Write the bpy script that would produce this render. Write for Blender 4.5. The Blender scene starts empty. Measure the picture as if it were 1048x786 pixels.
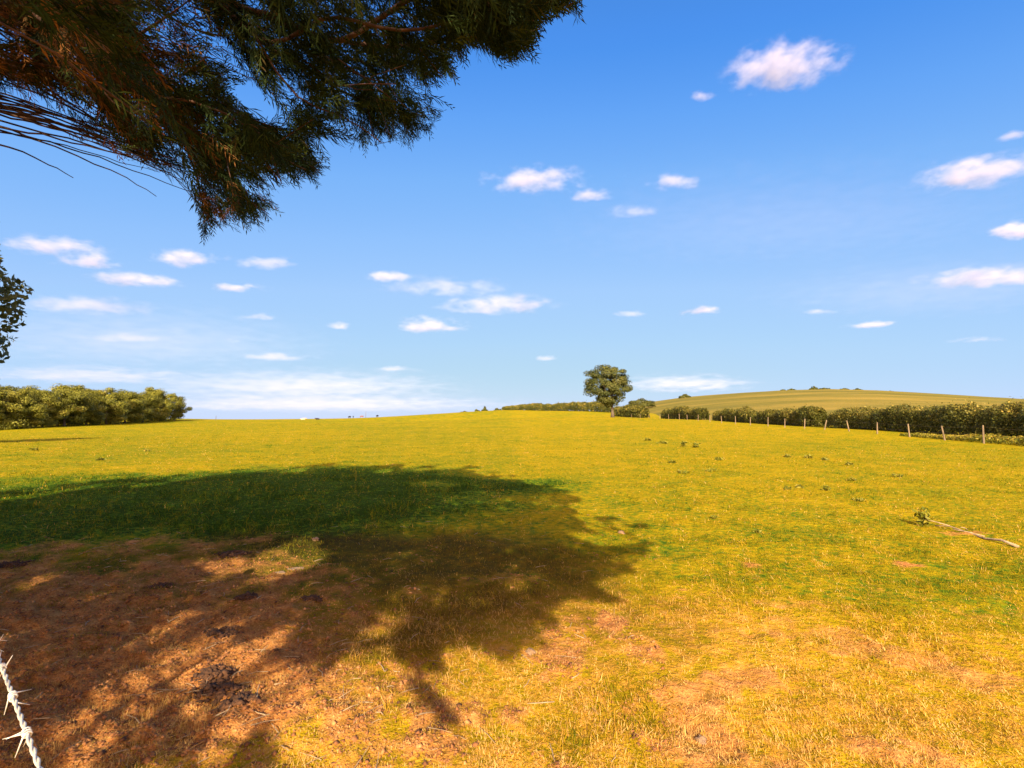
import bpy, math, random
import numpy as np
from mathutils import Vector, Matrix
random.seed(7)
RNG = np.random.default_rng(11)
sc = bpy.context.scene
col = sc.collection
PI = math.pi

# ------------------------------------------------------------------ camera numbers
CAMZ, F, CX, CY = 1.6, 500.0, 524.0, 393.0
PITCH = math.atan(35.0 / F)
cp, sp = math.cos(PITCH), math.sin(PITCH)

def ray(px, py):
    """direction of a photo position, scaled so that its y (depth) is 1"""
    x = (px - CX) / F; z = (CY - py) / F
    Y = cp - z * sp; Z = sp + z * cp
    return x / Y, Z / Y
def at(px, py, d):
    x, z = ray(px, py)
    return Vector((x * d, d, CAMZ + z * d))
def project(P):
    P = np.asarray(P, float)
    x, y, z = P[:, 0], P[:, 1], P[:, 2] - CAMZ
    f = y * cp + z * sp; u = -y * sp + z * cp
    ok = f > 0.05
    f = np.where(ok, f, 1.0)
    return CX + F * x / f, CY - F * u / f, ok

SUN_EL = math.radians(27.0)
SUN_DRIFT = 0.03                       # shadows run away from the camera, a little to the right
COT = 1 / math.tan(SUN_EL)
_n = math.hypot(1, SUN_DRIFT)
SH = np.array([SUN_DRIFT / _n, 1 / _n])    # ground direction of shadows

# ------------------------------------------------------------------ numpy noise
def hash3(ix, iy, iz):
    h = (ix.astype(np.int64) * 374761393 + iy.astype(np.int64) * 668265263 + iz.astype(np.int64) * 2147483647) & 0xffffffff
    h = ((h ^ (h >> 13)) * 1274126177) & 0xffffffff
    return ((h ^ (h >> 16)) & 0xffff) / 65535.0
def vnoise(x, y, s=0):
    x = np.asarray(x, float); y = np.asarray(y, float)
    ix, iy = np.floor(x), np.floor(y); fx, fy = x - ix, y - iy
    fx = fx * fx * (3 - 2 * fx); fy = fy * fy * (3 - 2 * fy)
    k = np.full(ix.shape, s, np.int64)
    a = hash3(ix, iy, k); b = hash3(ix + 1, iy, k); c = hash3(ix, iy + 1, k); d = hash3(ix + 1, iy + 1, k)
    return (a * (1 - fx) + b * fx) * (1 - fy) + (c * (1 - fx) + d * fx) * fy
def fbm(x, y, s=0, o=4):
    t = 0; a = 0.5; n = 0
    for k in range(o):
        t = t + a * vnoise(x * 2 ** k, y * 2 ** k, s + k * 17); n += a; a *= .5
    return t / n
def sstep(a, b, x):
    t = np.clip((x - a) / (b - a), 0, 1); return t * t * (3 - 2 * t)
def inpoly(px, py, poly):
    r = np.zeros(px.shape, bool); n = len(poly); j = n - 1
    for i in range(n):
        xi, yi = poly[i]; xj, yj = poly[j]
        if yi != yj:
            c = ((yi > py) != (yj > py)) & (px < (xj - xi) * (py - yi) / (yj - yi) + xi)
            r ^= c
        j = i
    return r

# ------------------------------------------------------------------ terrain
ctrl = [(0,0,0),(-6,4,0),(6,4,0),(0,9,0),(9,9,0),(-9,9,0),(-16,20,0),(0,20,0),(16,20,0),(0,-12,0),(-25,-10,0),(25,-10,0),
        (-40,30,-.2),(0,40,.05),(16,40,.15),(45,25,0),(-120,20,-1),(-160,90,-.5),(-180,200,1.0),(110,20,0),(120,110,.5),(200,220,0),(110,260,0)]
def cpt(px, py, d): p = at(px, py, d); ctrl.append(tuple(p))
for a in [(-40,442,82),(0,439.5,86),(100,434.5,115),(190,430,160),(40,447,56),(190,428.5,205),(300,430.5,225),(300,428.8,265),
          (400,426.8,265),(480,424,250),(520,419.6,215),(400,437,80),(524,435,80),(625,427,100),(965,450.5,32),(868,441.5,41.5),
          (802,437.5,52.4),(738,433,70),(675,429,105),(634,425,156),(560,420.3,200),(600,421.5,175),(250,437,85),(280,433,140),(450,431,150)]:
    cpt(*a)
for p in [(-260,380,-7),(-120,420,-9),(0,420,-6),(80,400,-4),(-400,100,-3),(400,200,-3),(-300,-100,-2),(300,-100,-2)]: ctrl.append(p)
C3 = np.array(ctrl, float); CXY = C3[:, :2] / 100.0
def tpsU(r2): return np.where(r2 > 1e-12, r2 * np.log(r2 + 1e-12) * .5, 0)
_n = len(C3)
_K = tpsU(((CXY[:, None] - CXY[None]) ** 2).sum(-1)) + np.eye(_n) * 2e-4
_P = np.c_[np.ones(_n), CXY]
_A = np.block([[_K, _P], [_P.T, np.zeros((3, 3))]])
_W = np.linalg.solve(_A, np.r_[C3[:, 2], 0, 0, 0])
def height(x, y):
    x = np.atleast_1d(np.asarray(x, float)); y = np.atleast_1d(np.asarray(y, float))
    sh = x.shape; x = x.ravel(); y = y.ravel(); out = np.empty(len(x))
    for i in range(0, len(x), 60000):
        q = np.c_[x[i:i+60000], y[i:i+60000]] / 100.0
        r2 = ((q[:, None] - CXY[None]) ** 2).sum(-1)
        out[i:i+60000] = tpsU(r2) @ _W[:_n] + _W[_n] + q @ _W[_n+1:]
    r = np.hypot(x, y - 100)
    k = sstep(330, 520, r)
    out = out * (1 - k) + k * (-9.0)
    return out.reshape(sh)
def micro(x, y):
    """small bumps of the turf and trodden soil near the camera"""
    r = np.hypot(x, y); k = 1 - sstep(10, 30, r)
    s = soil_at(x, y)
    return k * ((fbm(x * 2.2, y * 2.2, 3, 3) - .5) * .05 + (fbm(x * 9, y * 9, 9, 3) - .5) * (.02 + .07 * s) + (fbm(x * 24, y * 24, 19, 3) - .5) * .03 * s)
def hz(x, y): return float(height(x, y)[0])
def ground_hit(px, py):
    x, z = ray(px, py); d = 1.5; prev = d
    while d < 400:
        if CAMZ + z * d < hz(x * d, d): break
        prev = d; d *= 1.02
    for _ in range(20):
        m = (prev + d) / 2
        if CAMZ + z * m < hz(x * m, m): d = m
        else: prev = m
    return Vector((x * d, d, hz(x * d, d)))

# zones of the pasture, in metres on the ground
def gz(px, py):
    x, z = ray(px, py); d = CAMZ / -z; return (x * d, d)
def soil_at(x, y):
    """0 turf .. 1 bare trodden earth under the conifer"""
    w = (fbm(x * .9, y * .9, 40, 4) - .5) * 1.6; w2 = (fbm(x * 4, y * 4, 41, 3) - .5) * .9
    dx = (x + 4.7) / 3.9; dy = (y - 2.15) / 3.9
    s = 1.12 - np.sqrt(dx * dx + dy * dy) + w * .4 + w2 * .6
    s = sstep(-.1, .5, s)
    sp = sstep(.56, .72, fbm(x * 3.2, y * 3.2, 45, 4) + .07 * sstep(3.6, 1.6, np.hypot((x - .5) * .62, y - 1.2))) * sstep(8, 3, np.hypot(x, y)) * .7
    s = np.maximum(s, sp)
    for (px, py, rx, ry, a) in [(768,578,.16,.16,.9),(930,578,.22,.14,1),(627,637,.16,.22,.9),(800,635,.2,.12,.5),(985,546,.5,.16,.8),
                               (620,628,.12,.1,.9),(640,655,.2,.1,.5),(690,640,.12,.1,.5)]:
        gx, gy = gz(px, py)
        s = np.maximum(s, a * sstep(1.2, .3, np.hypot((x - gx) / rx, (y - gy) / ry) + w2 * .6))
    return s
def shade_thatch_at(x, y):
    """brown trampled grass round the bare soil, coloured darker to deepen the shade"""
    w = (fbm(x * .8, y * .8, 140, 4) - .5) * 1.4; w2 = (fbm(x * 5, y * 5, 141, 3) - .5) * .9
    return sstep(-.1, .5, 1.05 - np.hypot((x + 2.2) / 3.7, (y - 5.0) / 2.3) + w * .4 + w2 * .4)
def dry_at(x, y):
    """0 fresh green .. 1 straw"""
    w = (fbm(x * .5, y * .5, 60, 4) - .5); w2 = (fbm(x * 2.6, y * 2.6, 61, 3) - .5)
    near = sstep(6.5, 2.2, np.hypot(x * .8 , y))
    nb = sstep(4.3, 2.4, np.hypot((x - .2) * .75, (y - 1.6) * 1.15))
    d = .47 + .20 * near + .5 * nb + w * .14 + .05 * sstep(-1, 2, x) + w2 * .33 * (1 - .5 * nb)
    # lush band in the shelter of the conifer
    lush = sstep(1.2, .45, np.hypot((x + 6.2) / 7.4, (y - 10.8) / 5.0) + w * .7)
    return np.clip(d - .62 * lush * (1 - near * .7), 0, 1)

# ------------------------------------------------------------------ node helpers
def new_mat(name):
    m = bpy.data.materials.new(name); m.use_nodes = True
    nt = m.node_tree; nt.nodes.clear()
    o = nt.nodes.new('ShaderNodeOutputMaterial')
    return m, nt, o
def nd(nt, t, **kw):
    n = nt.nodes.new(t)
    for k, v in kw.items():
        if k.startswith('i_'):
            n.inputs[k[2:].replace('_', ' ')].default_value = v
        else: setattr(n, k, v)
    return n
def ramp(nt, stops, fac):
    r = nt.nodes.new('ShaderNodeValToRGB')
    e = r.color_ramp.elements
    while len(e) > 1: e.remove(e[-1])
    e[0].position = stops[0][0]; e[0].color = (*stops[0][1], 1)
    for p, c in stops[1:]:
        q = e.new(p); q.color = (*c, 1)
    nt.links.new(fac, r.inputs['Fac']); return r.outputs['Color']
def mixc(nt, fac, a, b, mode='MIX'):
    m = nt.nodes.new('ShaderNodeMix'); m.data_type = 'RGBA'; m.blend_type = mode
    for s, v in ((m.inputs[0], fac), (m.inputs[6], a), (m.inputs[7], b)):
        if isinstance(v, bpy.types.NodeSocket): nt.links.new(v, s)
        elif isinstance(v, (int, float)): s.default_value = v
        else: s.default_value = (*v, 1)
    return m.outputs[2]
def mth(nt, op, a, b=None, c=None, clamp=False):
    m = nt.nodes.new('ShaderNodeMath'); m.operation = op; m.use_clamp = clamp
    for s, v in zip(m.inputs, (a, b, c)):
        if v is None: continue
        if isinstance(v, bpy.types.NodeSocket): nt.links.new(v, s)
        else: s.default_value = v
    return m.outputs[0]
def noise(nt, scale, detail=4, rough=.55, vec=None):
    n = nt.nodes.new('ShaderNodeTexNoise'); n.inputs['Scale'].default_value = scale
    n.inputs['Detail'].default_value = detail; n.inputs['Roughness'].default_value = rough
    if vec is not None: nt.links.new(vec, n.inputs['Vector'])
    return n.outputs['Fac']
def attr(nt, name):
    a = nt.nodes.new('ShaderNodeAttribute'); a.attribute_name = name; return a.outputs['Fac']

def leaf_mat(name, stops, trans=.3, rough=.55, spec=.25, big=None, shade_thatch=None):
    """leaf or blade material: colour per leaf from the point attribute 'var'"""
    m, nt, o = new_mat(name)
    c = ramp(nt, stops, attr(nt, 'var'))
    if big:
        g = nt.nodes.new('ShaderNodeNewGeometry')
        c = mixc(nt, mth(nt, 'MULTIPLY_ADD', noise(nt, big[0], 2, .5, g.outputs['Position']), 2.4, -.7, clamp=True), c, big[1])
    if shade_thatch: c = mixc(nt, mth(nt, 'MULTIPLY', attr(nt, 'shade_thatch'), .4), c, shade_thatch)
    b = nd(nt, 'ShaderNodeBsdfPrincipled'); b.inputs['Roughness'].default_value = rough
    b.inputs['Specular IOR Level'].default_value = spec
    t = nd(nt, 'ShaderNodeBsdfTranslucent')
    nt.links.new(c, b.inputs['Base Color']); nt.links.new(c, t.inputs['Color'])
    mx = nd(nt, 'ShaderNodeMixShader'); mx.inputs[0].default_value = trans
    nt.links.new(b.outputs[0], mx.inputs[1]); nt.links.new(t.outputs[0], mx.inputs[2])
    nt.links.new(mx.outputs[0], o.inputs['Surface'])
    return m
def solid_mat(name, stops, scale=6, rough=.8, bump=.3, metallic=0, detail=5, stretch=None):
    m, nt, o = new_mat(name)
    tc = nd(nt, 'ShaderNodeTexCoord'); v = tc.outputs['Object']
    if stretch:
        mp = nd(nt, 'ShaderNodeMapping'); mp.inputs['Scale'].default_value = stretch
        nt.links.new(v, mp.inputs['Vector']); v = mp.outputs[0]
    n = noise(nt, scale, detail, .6, v)
    b = nd(nt, 'ShaderNodeBsdfPrincipled'); b.inputs['Roughness'].default_value = rough; b.inputs['Metallic'].default_value = metallic
    nt.links.new(ramp(nt, stops, n), b.inputs['Base Color'])
    bp = nd(nt, 'ShaderNodeBump'); bp.inputs['Strength'].default_value = bump; bp.inputs['Distance'].default_value = .02
    nt.links.new(n, bp.inputs['Height']); nt.links.new(bp.outputs[0], b.inputs['Normal'])
    nt.links.new(b.outputs[0], o.inputs['Surface'])
    return m

# ------------------------------------------------------------------ mesh helpers
def mesh_np(name, V, faces, mat, parent=None, attrs=None, smooth=False):
    """faces: list of int arrays (n,k)"""
    me = bpy.data.meshes.new(name)
    V = np.asarray(V, np.float32)
    me.vertices.add(len(V)); me.vertices.foreach_set('co', V.ravel())
    loops = np.concatenate([f.ravel() for f in faces]).astype(np.int32)
    sizes = np.concatenate([np.full(len(f), f.shape[1], np.int32) for f in faces])
    starts = np.r_[0, np.cumsum(sizes)[:-1]].astype(np.int32)
    me.loops.add(len(loops)); me.loops.foreach_set('vertex_index', loops)
    me.polygons.add(len(sizes)); me.polygons.foreach_set('loop_start', starts)
    if smooth: me.polygons.foreach_set('use_smooth', np.ones(len(sizes), bool))
    me.update(calc_edges=True)
    for k, v in (attrs or {}).items():
        a = me.attributes.new(k, 'FLOAT', 'POINT'); a.data.foreach_set('value', np.asarray(v, np.float32))
    me.materials.append(mat)
    o = bpy.data.objects.new(name, me); col.objects.link(o)
    if parent is not None: o.parent = parent
    return o
def tag(o, label=None, cat=None, group=None, kind=None):
    if label: o['label'] = label
    if cat: o['category'] = cat
    if group: o['group'] = group
    if kind: o['kind'] = kind
    return o
def empty(name, loc, label, cat, group=None, rz=0):
    e = bpy.data.objects.new(name, None); col.objects.link(e); e.location = loc; e.rotation_euler = (0, 0, rz)
    e.empty_display_size = .3
    return tag(e, label, cat, group)
def copy_tree(o, parent=None):
    c = o.copy(); col.objects.link(c)
    if parent: c.parent = parent
    for ch in list(o.children): copy_tree(ch, c)
    return c
class MB:
    """collects tapered tubes into one mesh"""
    def __init__(s): s.V = []; s.F = []; s.n = 0
    def tube(s, pts, rad, k=6, cap=True):
        pts = [Vector(p) for p in pts]; N = len(pts)
        if N < 2: return
        base = s.n
        t0 = (pts[1] - pts[0]).normalized()
        up = Vector((0, 0, 1)) if abs(t0.z) < .9 else Vector((1, 0, 0))
        a = t0.cross(up).normalized()
        for i, p in enumerate(pts):
            t = (pts[min(i + 1, N - 1)] - pts[max(i - 1, 0)])
            if t.length < 1e-9: t = t0
            t.normalize(); a = (a - t * a.dot(t)).normalized(); b = t.cross(a)
            r = rad[i]
            for j in range(k):
                an = 2 * PI * j / k
                s.V.append(tuple(p + a * (math.cos(an) * r) + b * (math.sin(an) * r)))
        for i in range(N - 1):
            for j in range(k):
                q = base + i * k; s.F.append((q + j, q + (j + 1) % k, q + k + (j + 1) % k, q + k + j))
        s.n += N * k
        if cap:
            for (i, flip) in ((0, 1), (N - 1, 0)):
                s.V.append(tuple(pts[i])); c = s.n; s.n += 1; q = base + i * k
                for j in range(k):
                    f = (q + j, q + (j + 1) % k, c)
                    s.F.append(f[::-1] if flip else f)
    def box(s, c, sx, sy, sz, rot=None):
        b = s.n; R = rot or Matrix.Identity(3)
        for x in (-1, 1):
            for y in (-1, 1):
                for z in (-1, 1): s.V.append(tuple(Vector(c) + R @ Vector((x * sx / 2, y * sy / 2, z * sz / 2))))
        for f in ((0,1,3,2),(4,6,7,5),(0,4,5,1),(2,3,7,6),(0,2,6,4),(1,5,7,3)): s.F.append(tuple(b + i for i in f))
        s.n += 8
    def build(s, name, mat, parent=None, smooth=True):
        me = bpy.data.meshes.new(name); me.from_pydata(s.V, [], s.F)
        if smooth:
            for p in me.polygons: p.use_smooth = True
        me.materials.append(mat)
        o = bpy.data.objects.new(name, me); col.objects.link(o)
        if parent is not None: o.parent = parent
        return o
def unit(v): return v / (np.linalg.norm(v, axis=-1, keepdims=True) + 1e-9)
def rand_unit(n):
    return unit(RNG.normal(size=(n, 3)))
def leaf_quads(P, N, size, up=None, aspect=1.5):
    """one folded leaf face per point, facing N"""
    n = len(P); size = np.broadcast_to(np.asarray(size, float), (n,))[:, None]
    T = unit(np.cross(N, rand_unit(n))); B = np.cross(N, T)
    a = T * size * .5 * aspect; b = B * size * .5
    V = np.stack([P - a, P + b * .9 + N * size * .1, P + a, P - b * .9 + N * size * .1], 1).reshape(-1, 3)
    return V, np.arange(4 * n).reshape(n, 4)
# ------------------------------------------------------------------ materials
BARK = solid_mat('bark', [(.3, (.06, .045, .032)), (.7, (.16, .12, .085))], 9, .9, .6, stretch=(1, 1, .25))
REDBARK = solid_mat('reddish_bark', [(.3, (.035, .015, .009)), (.7, (.12, .05, .025))], 14, .85, .5, stretch=(1, 1, .3))
POSTWOOD = solid_mat('weathered_post_wood', [(.3, (.13, .09, .055)), (.7, (.30, .22, .13))], 12, .85, .4, stretch=(1, 1, .15))
DULLWIRE = solid_mat('rusty_wire', [(.3, (.12, .08, .05)), (.7, (.22, .16, .11))], 60, .7, .2)
WIRE = solid_mat('galvanised_wire', [(.3, (.55, .5, .44)), (.7, (.85, .8, .72))], 60, .45, .2, .35)
STONE = solid_mat('pale_stone', [(.3, (.22, .12, .06)), (.7, (.42, .27, .15))], 14, .85, .6)
DUNG = solid_mat('dark_dung', [(.35, (.035, .015, .007)), (.65, (.11, .045, .016))], 12, .95, 1.0)
STICK = solid_mat('bleached_branch', [(.3, (.16, .10, .055)), (.7, (.46, .34, .2))], 20, .8, .5)
GRASS = leaf_mat('pasture_grass', [(0, (.028, .065, .004)), (.07, (.06, .125, .007)), (.17, (.125, .175, .008)), (.3, (.19, .19, .006)), (.45, (.265, .205, .005)), (.62, (.34, .235, .008)), (.8, (.56, .29, .038)), (1, (.74, .46, .15))], .3, .8, .03, shade_thatch=(.15, .08, .018))
LEAF = leaf_mat('broadleaf_foliage', [(0, (.03, .045, .010)), (.5, (.085, .095, .02)), (.85, (.15, .145, .032)), (1, (.21, .19, .05))], .25)
LEAF_WOOD = leaf_mat('wood_foliage', [(0, (.06, .07, .009)), (.4, (.17, .175, .02)), (.75, (.28, .265, .032)), (1, (.38, .33, .055))], .3)
HEDGE = leaf_mat('hedge_foliage', [(0, (.035, .045, .008)), (.5, (.10, .105, .016)), (.85, (.22, .19, .03)), (1, (.38, .28, .05))], .28)
CONIFER = leaf_mat('cypress_foliage', [(0, (.014, .026, .009)), (.3, (.03, .05, .012)), (.52, (.06, .08, .016)), (.62, (.07, .05, .016)), (.8, (.16, .07, .024)), (1, (.36, .16, .045))], .2, .7, .1)
WEED = leaf_mat('weed_leaves', [(0, (.09, .11, .010)), (.5, (.2, .19, .014)), (1, (.42, .3, .04))], .25)

def ground_mat():
    m, nt, o = new_mat('pasture_ground')
    g = nd(nt, 'ShaderNodeNewGeometry'); pos = g.outputs['Position']
    fine = noise(nt, 9, 6, .65, pos); mid = noise(nt, .8, 5, .6, pos); big = noise(nt, .06, 4, .55, pos)
    ultra = noise(nt, 60, 4, .7, pos)
    dry = attr(nt, 'dry'); soil = attr(nt, 'soil')
    f = mth(nt, 'ADD', mth(nt, 'MULTIPLY', dry, .8), mth(nt, 'MULTIPLY_ADD', fine, 1.5, -.78))
    f = mth(nt, 'ADD', f, mth(nt, 'MULTIPLY_ADD', mid, .3, -.15))
    f = mth(nt, 'ADD', f, mth(nt, 'MULTIPLY_ADD', big, .35, -.17), clamp=True)
    turf = ramp(nt, [(0, (.03, .06, .004)), (.1, (.06, .13, .008)), (.2, (.13, .18, .008)), (.3, (.20, .19, .006)), (.42, (.31, .235, .005)), (.65, (.40, .265, .008)), (.85, (.52, .27, .03)), (1, (.6, .34, .06))], f)
    sf = mth(nt, 'ADD', mth(nt, 'MULTIPLY', ultra, .6), mth(nt, 'MULTIPLY', fine, .5))
    earth = ramp(nt, [(.32, (.09, .03, .01)), (.46, (.36, .135, .038)), (.62, (.58, .26, .075)), (.8, (.76, .45, .17))], sf)
    c = mixc(nt, mth(nt, 'MULTIPLY_ADD', mth(nt, 'ADD', soil, mth(nt, 'MULTIPLY_ADD', fine, .8, -.4)), 1.8, -.45, clamp=True), turf, earth)
    c = mixc(nt, mth(nt, 'MULTIPLY', attr(nt, 'shade_thatch'), mth(nt, 'MULTIPLY_ADD', soil, -.7, .8, clamp=True)), c, (.06, .03, .009))  # dark mix paints extra tree shade into the trampled brown ground
    b = nd(nt, 'ShaderNodeBsdfPrincipled'); b.inputs['Roughness'].default_value = 1; b.inputs['Specular IOR Level'].default_value = .02
    nt.links.new(c, b.inputs['Base Color'])
    bp = nd(nt, 'ShaderNodeBump'); bp.inputs['Strength'].default_value = .8; bp.inputs['Distance'].default_value = .05
    h = mth(nt, 'ADD', mth(nt, 'ADD', mth(nt, 'MULTIPLY', fine, 1.4), mth(nt, 'MULTIPLY', ultra, .4)), mth(nt, 'MULTIPLY', noise(nt, 2.2, 5, .65, pos), 2.5))
    nt.links.new(h, bp.inputs['Height']); nt.links.new(bp.outputs[0], b.inputs['Normal'])
    nt.links.new(b.outputs[0], o.inputs['Surface'])
    return m
GROUND = ground_mat()
def hill_mat():
    m, nt, o = new_mat('stubble_hill')
    g = nd(nt, 'ShaderNodeNewGeometry'); pos = g.outputs['Position']
    mp = nd(nt, 'ShaderNodeMapping'); mp.inputs['Scale'].default_value = (.012, .05, .05); mp.inputs['Rotation'].default_value = (0, 0, -.5)
    nt.links.new(pos, mp.inputs['Vector'])
    band = noise(nt, 1, 4, .6, mp.outputs[0]); fine = noise(nt, 1.2, 5, .7, pos)
    f = mth(nt, 'ADD', mth(nt, 'MULTIPLY', band, .9), mth(nt, 'MULTIPLY_ADD', fine, .5, -.25), clamp=True)
    c = ramp(nt, [(.25, (.09, .09, .012)), (.42, (.155, .135, .017)), (.58, (.25, .185, .028)), (.78, (.34, .235, .042))], f)
    b = nd(nt, 'ShaderNodeBsdfPrincipled'); b.inputs['Roughness'].default_value = .95; b.inputs['Specular IOR Level'].default_value = .1
    nt.links.new(c, b.inputs['Base Color'])
    bp = nd(nt, 'ShaderNodeBump'); bp.inputs['Strength'].default_value = .5; bp.inputs['Distance'].default_value = .3
    nt.links.new(fine, bp.inputs['Height']); nt.links.new(bp.outputs[0], b.inputs['Normal'])
    nt.links.new(b.outputs[0], o.inputs['Surface']); return m
HILL = hill_mat()

# ------------------------------------------------------------------ ground sheet
def build_ground():
    th = np.concatenate([np.linspace(-75, 75, 620), np.linspace(75, 285, 90)[1:-1]]) * PI / 180   # measured from +y towards +x
    r = np.concatenate([[.02, .15, .3], np.exp(np.linspace(math.log(.5), math.log(4200), 470))])
    R, T = np.meshgrid(r, th, indexing='ij')
    X = R * np.sin(T); Y = R * np.cos(T)
    Z = height(X, Y) + micro(X, Y)
    nr, na = R.shape
    V = np.stack([X, Y, Z], -1).reshape(-1, 3)
    i, j = np.meshgrid(np.arange(nr - 1), np.arange(na), indexing='ij'); j2 = (j + 1) % na
    Fq = np.stack([i * na + j, (i + 1) * na + j, (i + 1) * na + j2, i * na + j2], -1).reshape(-1, 4)[:, ::-1]
    o = mesh_np('ground', V, [Fq], GROUND, attrs={'dry': dry_at(X, Y).ravel(), 'soil': soil_at(X, Y).ravel(), 'shade_thatch': shade_thatch_at(X, Y).ravel()}, smooth=True)
    tag(o, kind='structure')
build_ground()

# ------------------------------------------------------------------ the hill beyond the hedge
SKY_PX = [560, 620, 640, 660, 700, 760, 800, 850, 900, 960, 1048, 1200, 1500]
SKY_PY = [430, 421, 416.5, 412.5, 406.5, 402, 399.5, 398.3, 399.5, 403, 408.5, 412, 416]
def hill_depth0(px):
    u = (px - CX) / F
    return np.clip(33 / np.maximum(u - .05, .02), 31, 210) if np.ndim(px) else min(max(33 / max(u - .05, .02), 31), 210)
def hill_pt(px, t):
    """t 0 at the hedge foot, 1 on the crest"""
    d0 = hill_depth0(px); d1 = np.maximum(330 - (px - 850) * .08, d0 + 60); d = d0 + (d1 - d0) * t
    s0 = 430.0; S = np.interp(px, SKY_PX, SKY_PY)
    s = s0 + (S - s0) * (1 - (1 - np.minimum(t, 1)) ** 2.2) if np.ndim(t) else s0 + (S - s0) * (1 - (1 - min(t, 1)) ** 2.2)
    z = CAMZ + (428 - s) / F * d - np.maximum(t - 1, 0) ** 2 * 60
    return (px - CX) / F * d, d, z
pxs = np.linspace(565, 1500, 150); ts = np.concatenate([np.linspace(0, 1, 70), np.linspace(1, 1.7, 16)[1:]])
TT, PX = np.meshgrid(ts, pxs, indexing='ij')
hx, hy, hzz = hill_pt(PX, TT)
edge = np.minimum(height(hx, hy) - .4, hzz)
kk = sstep(0, .08, TT)
hzz = edge * (1 - kk) + hzz * kk
V = np.stack([hx, hy, hzz + (fbm(hx * .05, hy * .05, 5, 3) - .5) * .4], -1).reshape(-1, 3)
nr, na = TT.shape
i, j = np.meshgrid(np.arange(nr - 1), np.arange(na - 1), indexing='ij')
Fq = np.stack([i * na + j, i * na + j + 1, (i + 1) * na + j + 1, (i + 1) * na + j], -1).reshape(-1, 4)
tag(mesh_np('hill', V, [Fq], HILL, smooth=True), kind='structure')

# ------------------------------------------------------------------ grass (nobody could count it)
def build_grass():
    N = 800000
    u = RNG.uniform(-1.5, 1.5, N)
    q = RNG.uniform(0, 1, N); a, b = 1.25 ** -.4, 140 ** -.4
    d = (a + (b - a) * q) ** (-1 / .4)
    x = u * d; y = d
    s = soil_at(x, y); dr = dry_at(x, y)
    clump = fbm(x * 1.7, y * 1.7, 77, 3)
    keep = RNG.uniform(0, 1, N) < (1 - .3 * s) * (.55 + .9 * sstep(.3, .65, clump))
    keep &= ~((x > 24 + .05 * y) & (y > 26))
    x, y, d, s, dr, clump = [v[keep] for v in (x, y, d, s, dr, clump)]
    n = len(x)
    z = height(x, y) + micro(x, y) - .004
    flat = (RNG.uniform(0, 1, n) < .25 + .6 * s)                # lying straw
    L = (.02 + .048 * RNG.beta(1.6, 3, n)) * (1 - .35 * dr) * (1 + .9 * sstep(.45, .7, clump)) * (1.35 - .5 * sstep(.1, .4, dr)) * (1 + .012 * np.minimum(d, 60)) * (1 - .35 * s)
    tall = RNG.uniform(0, 1, n) < .012
    L = np.where(tall, L * 2.2, L)
    L = np.where(flat, L * 1.25, L)
    w = np.maximum(.0022 + .0022 * RNG.uniform(0, 1, n), d * .00075)
    an = RNG.uniform(0, 2 * PI, n)
    lean = np.where(flat, RNG.uniform(1.2, 1.5, n), np.abs(RNG.normal(.75, .35, n)))
    D = np.stack([np.cos(an) * np.sin(lean), np.sin(an) * np.sin(lean), np.cos(lean)], 1)
    side = np.stack([-np.sin(an), np.cos(an), np.zeros(n)], 1) + RNG.normal(0, .25, (n, 3))
    side = unit(side)
    P = np.stack([x, y, z], 1)
    mid = P + D * (L * .55)[:, None]
    tip = P + D * L[:, None]; drp = L * np.where(flat, .02, .22) * RNG.uniform(.2, 1.4, n)
    tip[:, 2] -= drp; tip[:, :2] += np.stack([np.cos(an), np.sin(an)], 1) * (drp * .8)[:, None]
    zf = height(x, y) + .003
    tip[:, 2] = np.maximum(tip[:, 2], zf)
    sw = side * (w * .5)[:, None]
    V = np.stack([P - sw, P + sw, mid + sw * .85, mid - sw * .85, tip], 1).reshape(-1, 3)
    b5 = np.arange(n)[:, None] * 5
    var = np.clip(.05 + dr * .73 + RNG.normal(0, .2, n) + (vnoise(x / (.03 + d * .012), y / (.05 + d * .03), 401) - .5) * .5 + .5 * (RNG.uniform(0, 1, n) < .05) + np.where(flat, .15, 0) + s * .22 + .10 * (clump < .42) - .12 * (clump > .6), 0, 1)
    o = mesh_np('grass', V, [b5 + np.array([[0, 1, 2, 3]]), b5 + np.array([[3, 2, 4]])], GRASS, attrs={'var': np.repeat(var, 5), 'shade_thatch': np.repeat(np.clip(shade_thatch_at(x, y) * 1.1 + RNG.normal(0, .25, n), 0, 1), 5)})
    tag(o, 'short dry yellow and green pasture grass covering the whole field', 'grass', kind='stuff')
build_grass()

# ------------------------------------------------------------------ outlines of the conifer's crown and of its shade
VIEW = [(-400,-600),(-400,60),(0,98),(22,92),(60,112),(83,143),(112,148),(160,166),(187,200),(213,233),(233,247),(238,231),(262,234),(287,227),(295,209),(267,198),(247,183),(300,188),
        (333,184),(343,163),(312,151),(333,141),(343,134),(373,157),(390,148),(410,154),(427,150),(437,133),(461,115),(441,98),(430,80),(457,84),(463,70),(487,63),(470,44),(493,37),
        (500,50),(523,63),(527,43),(547,47),(557,33),(567,12),(597,10),(600,-20),(640,-600)]
VHOLES = [[(238,82),(262,88),(286,108),(292,127),(268,124),(248,112)],[(0,22),(18,32),(10,40),(0,38)],[(18,86),(48,90),(40,103),(24,100)],[(205,45),(222,52),(246,62),(236,66),(212,58)],
          [(196,12),(206,10),(212,34),(200,30)],[(128,92),(142,98),(146,110),(132,106)],[(285,74),(300,86),(292,94),(282,84)],[(118,26),(128,30),(136,38),(124,38)]]
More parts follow.
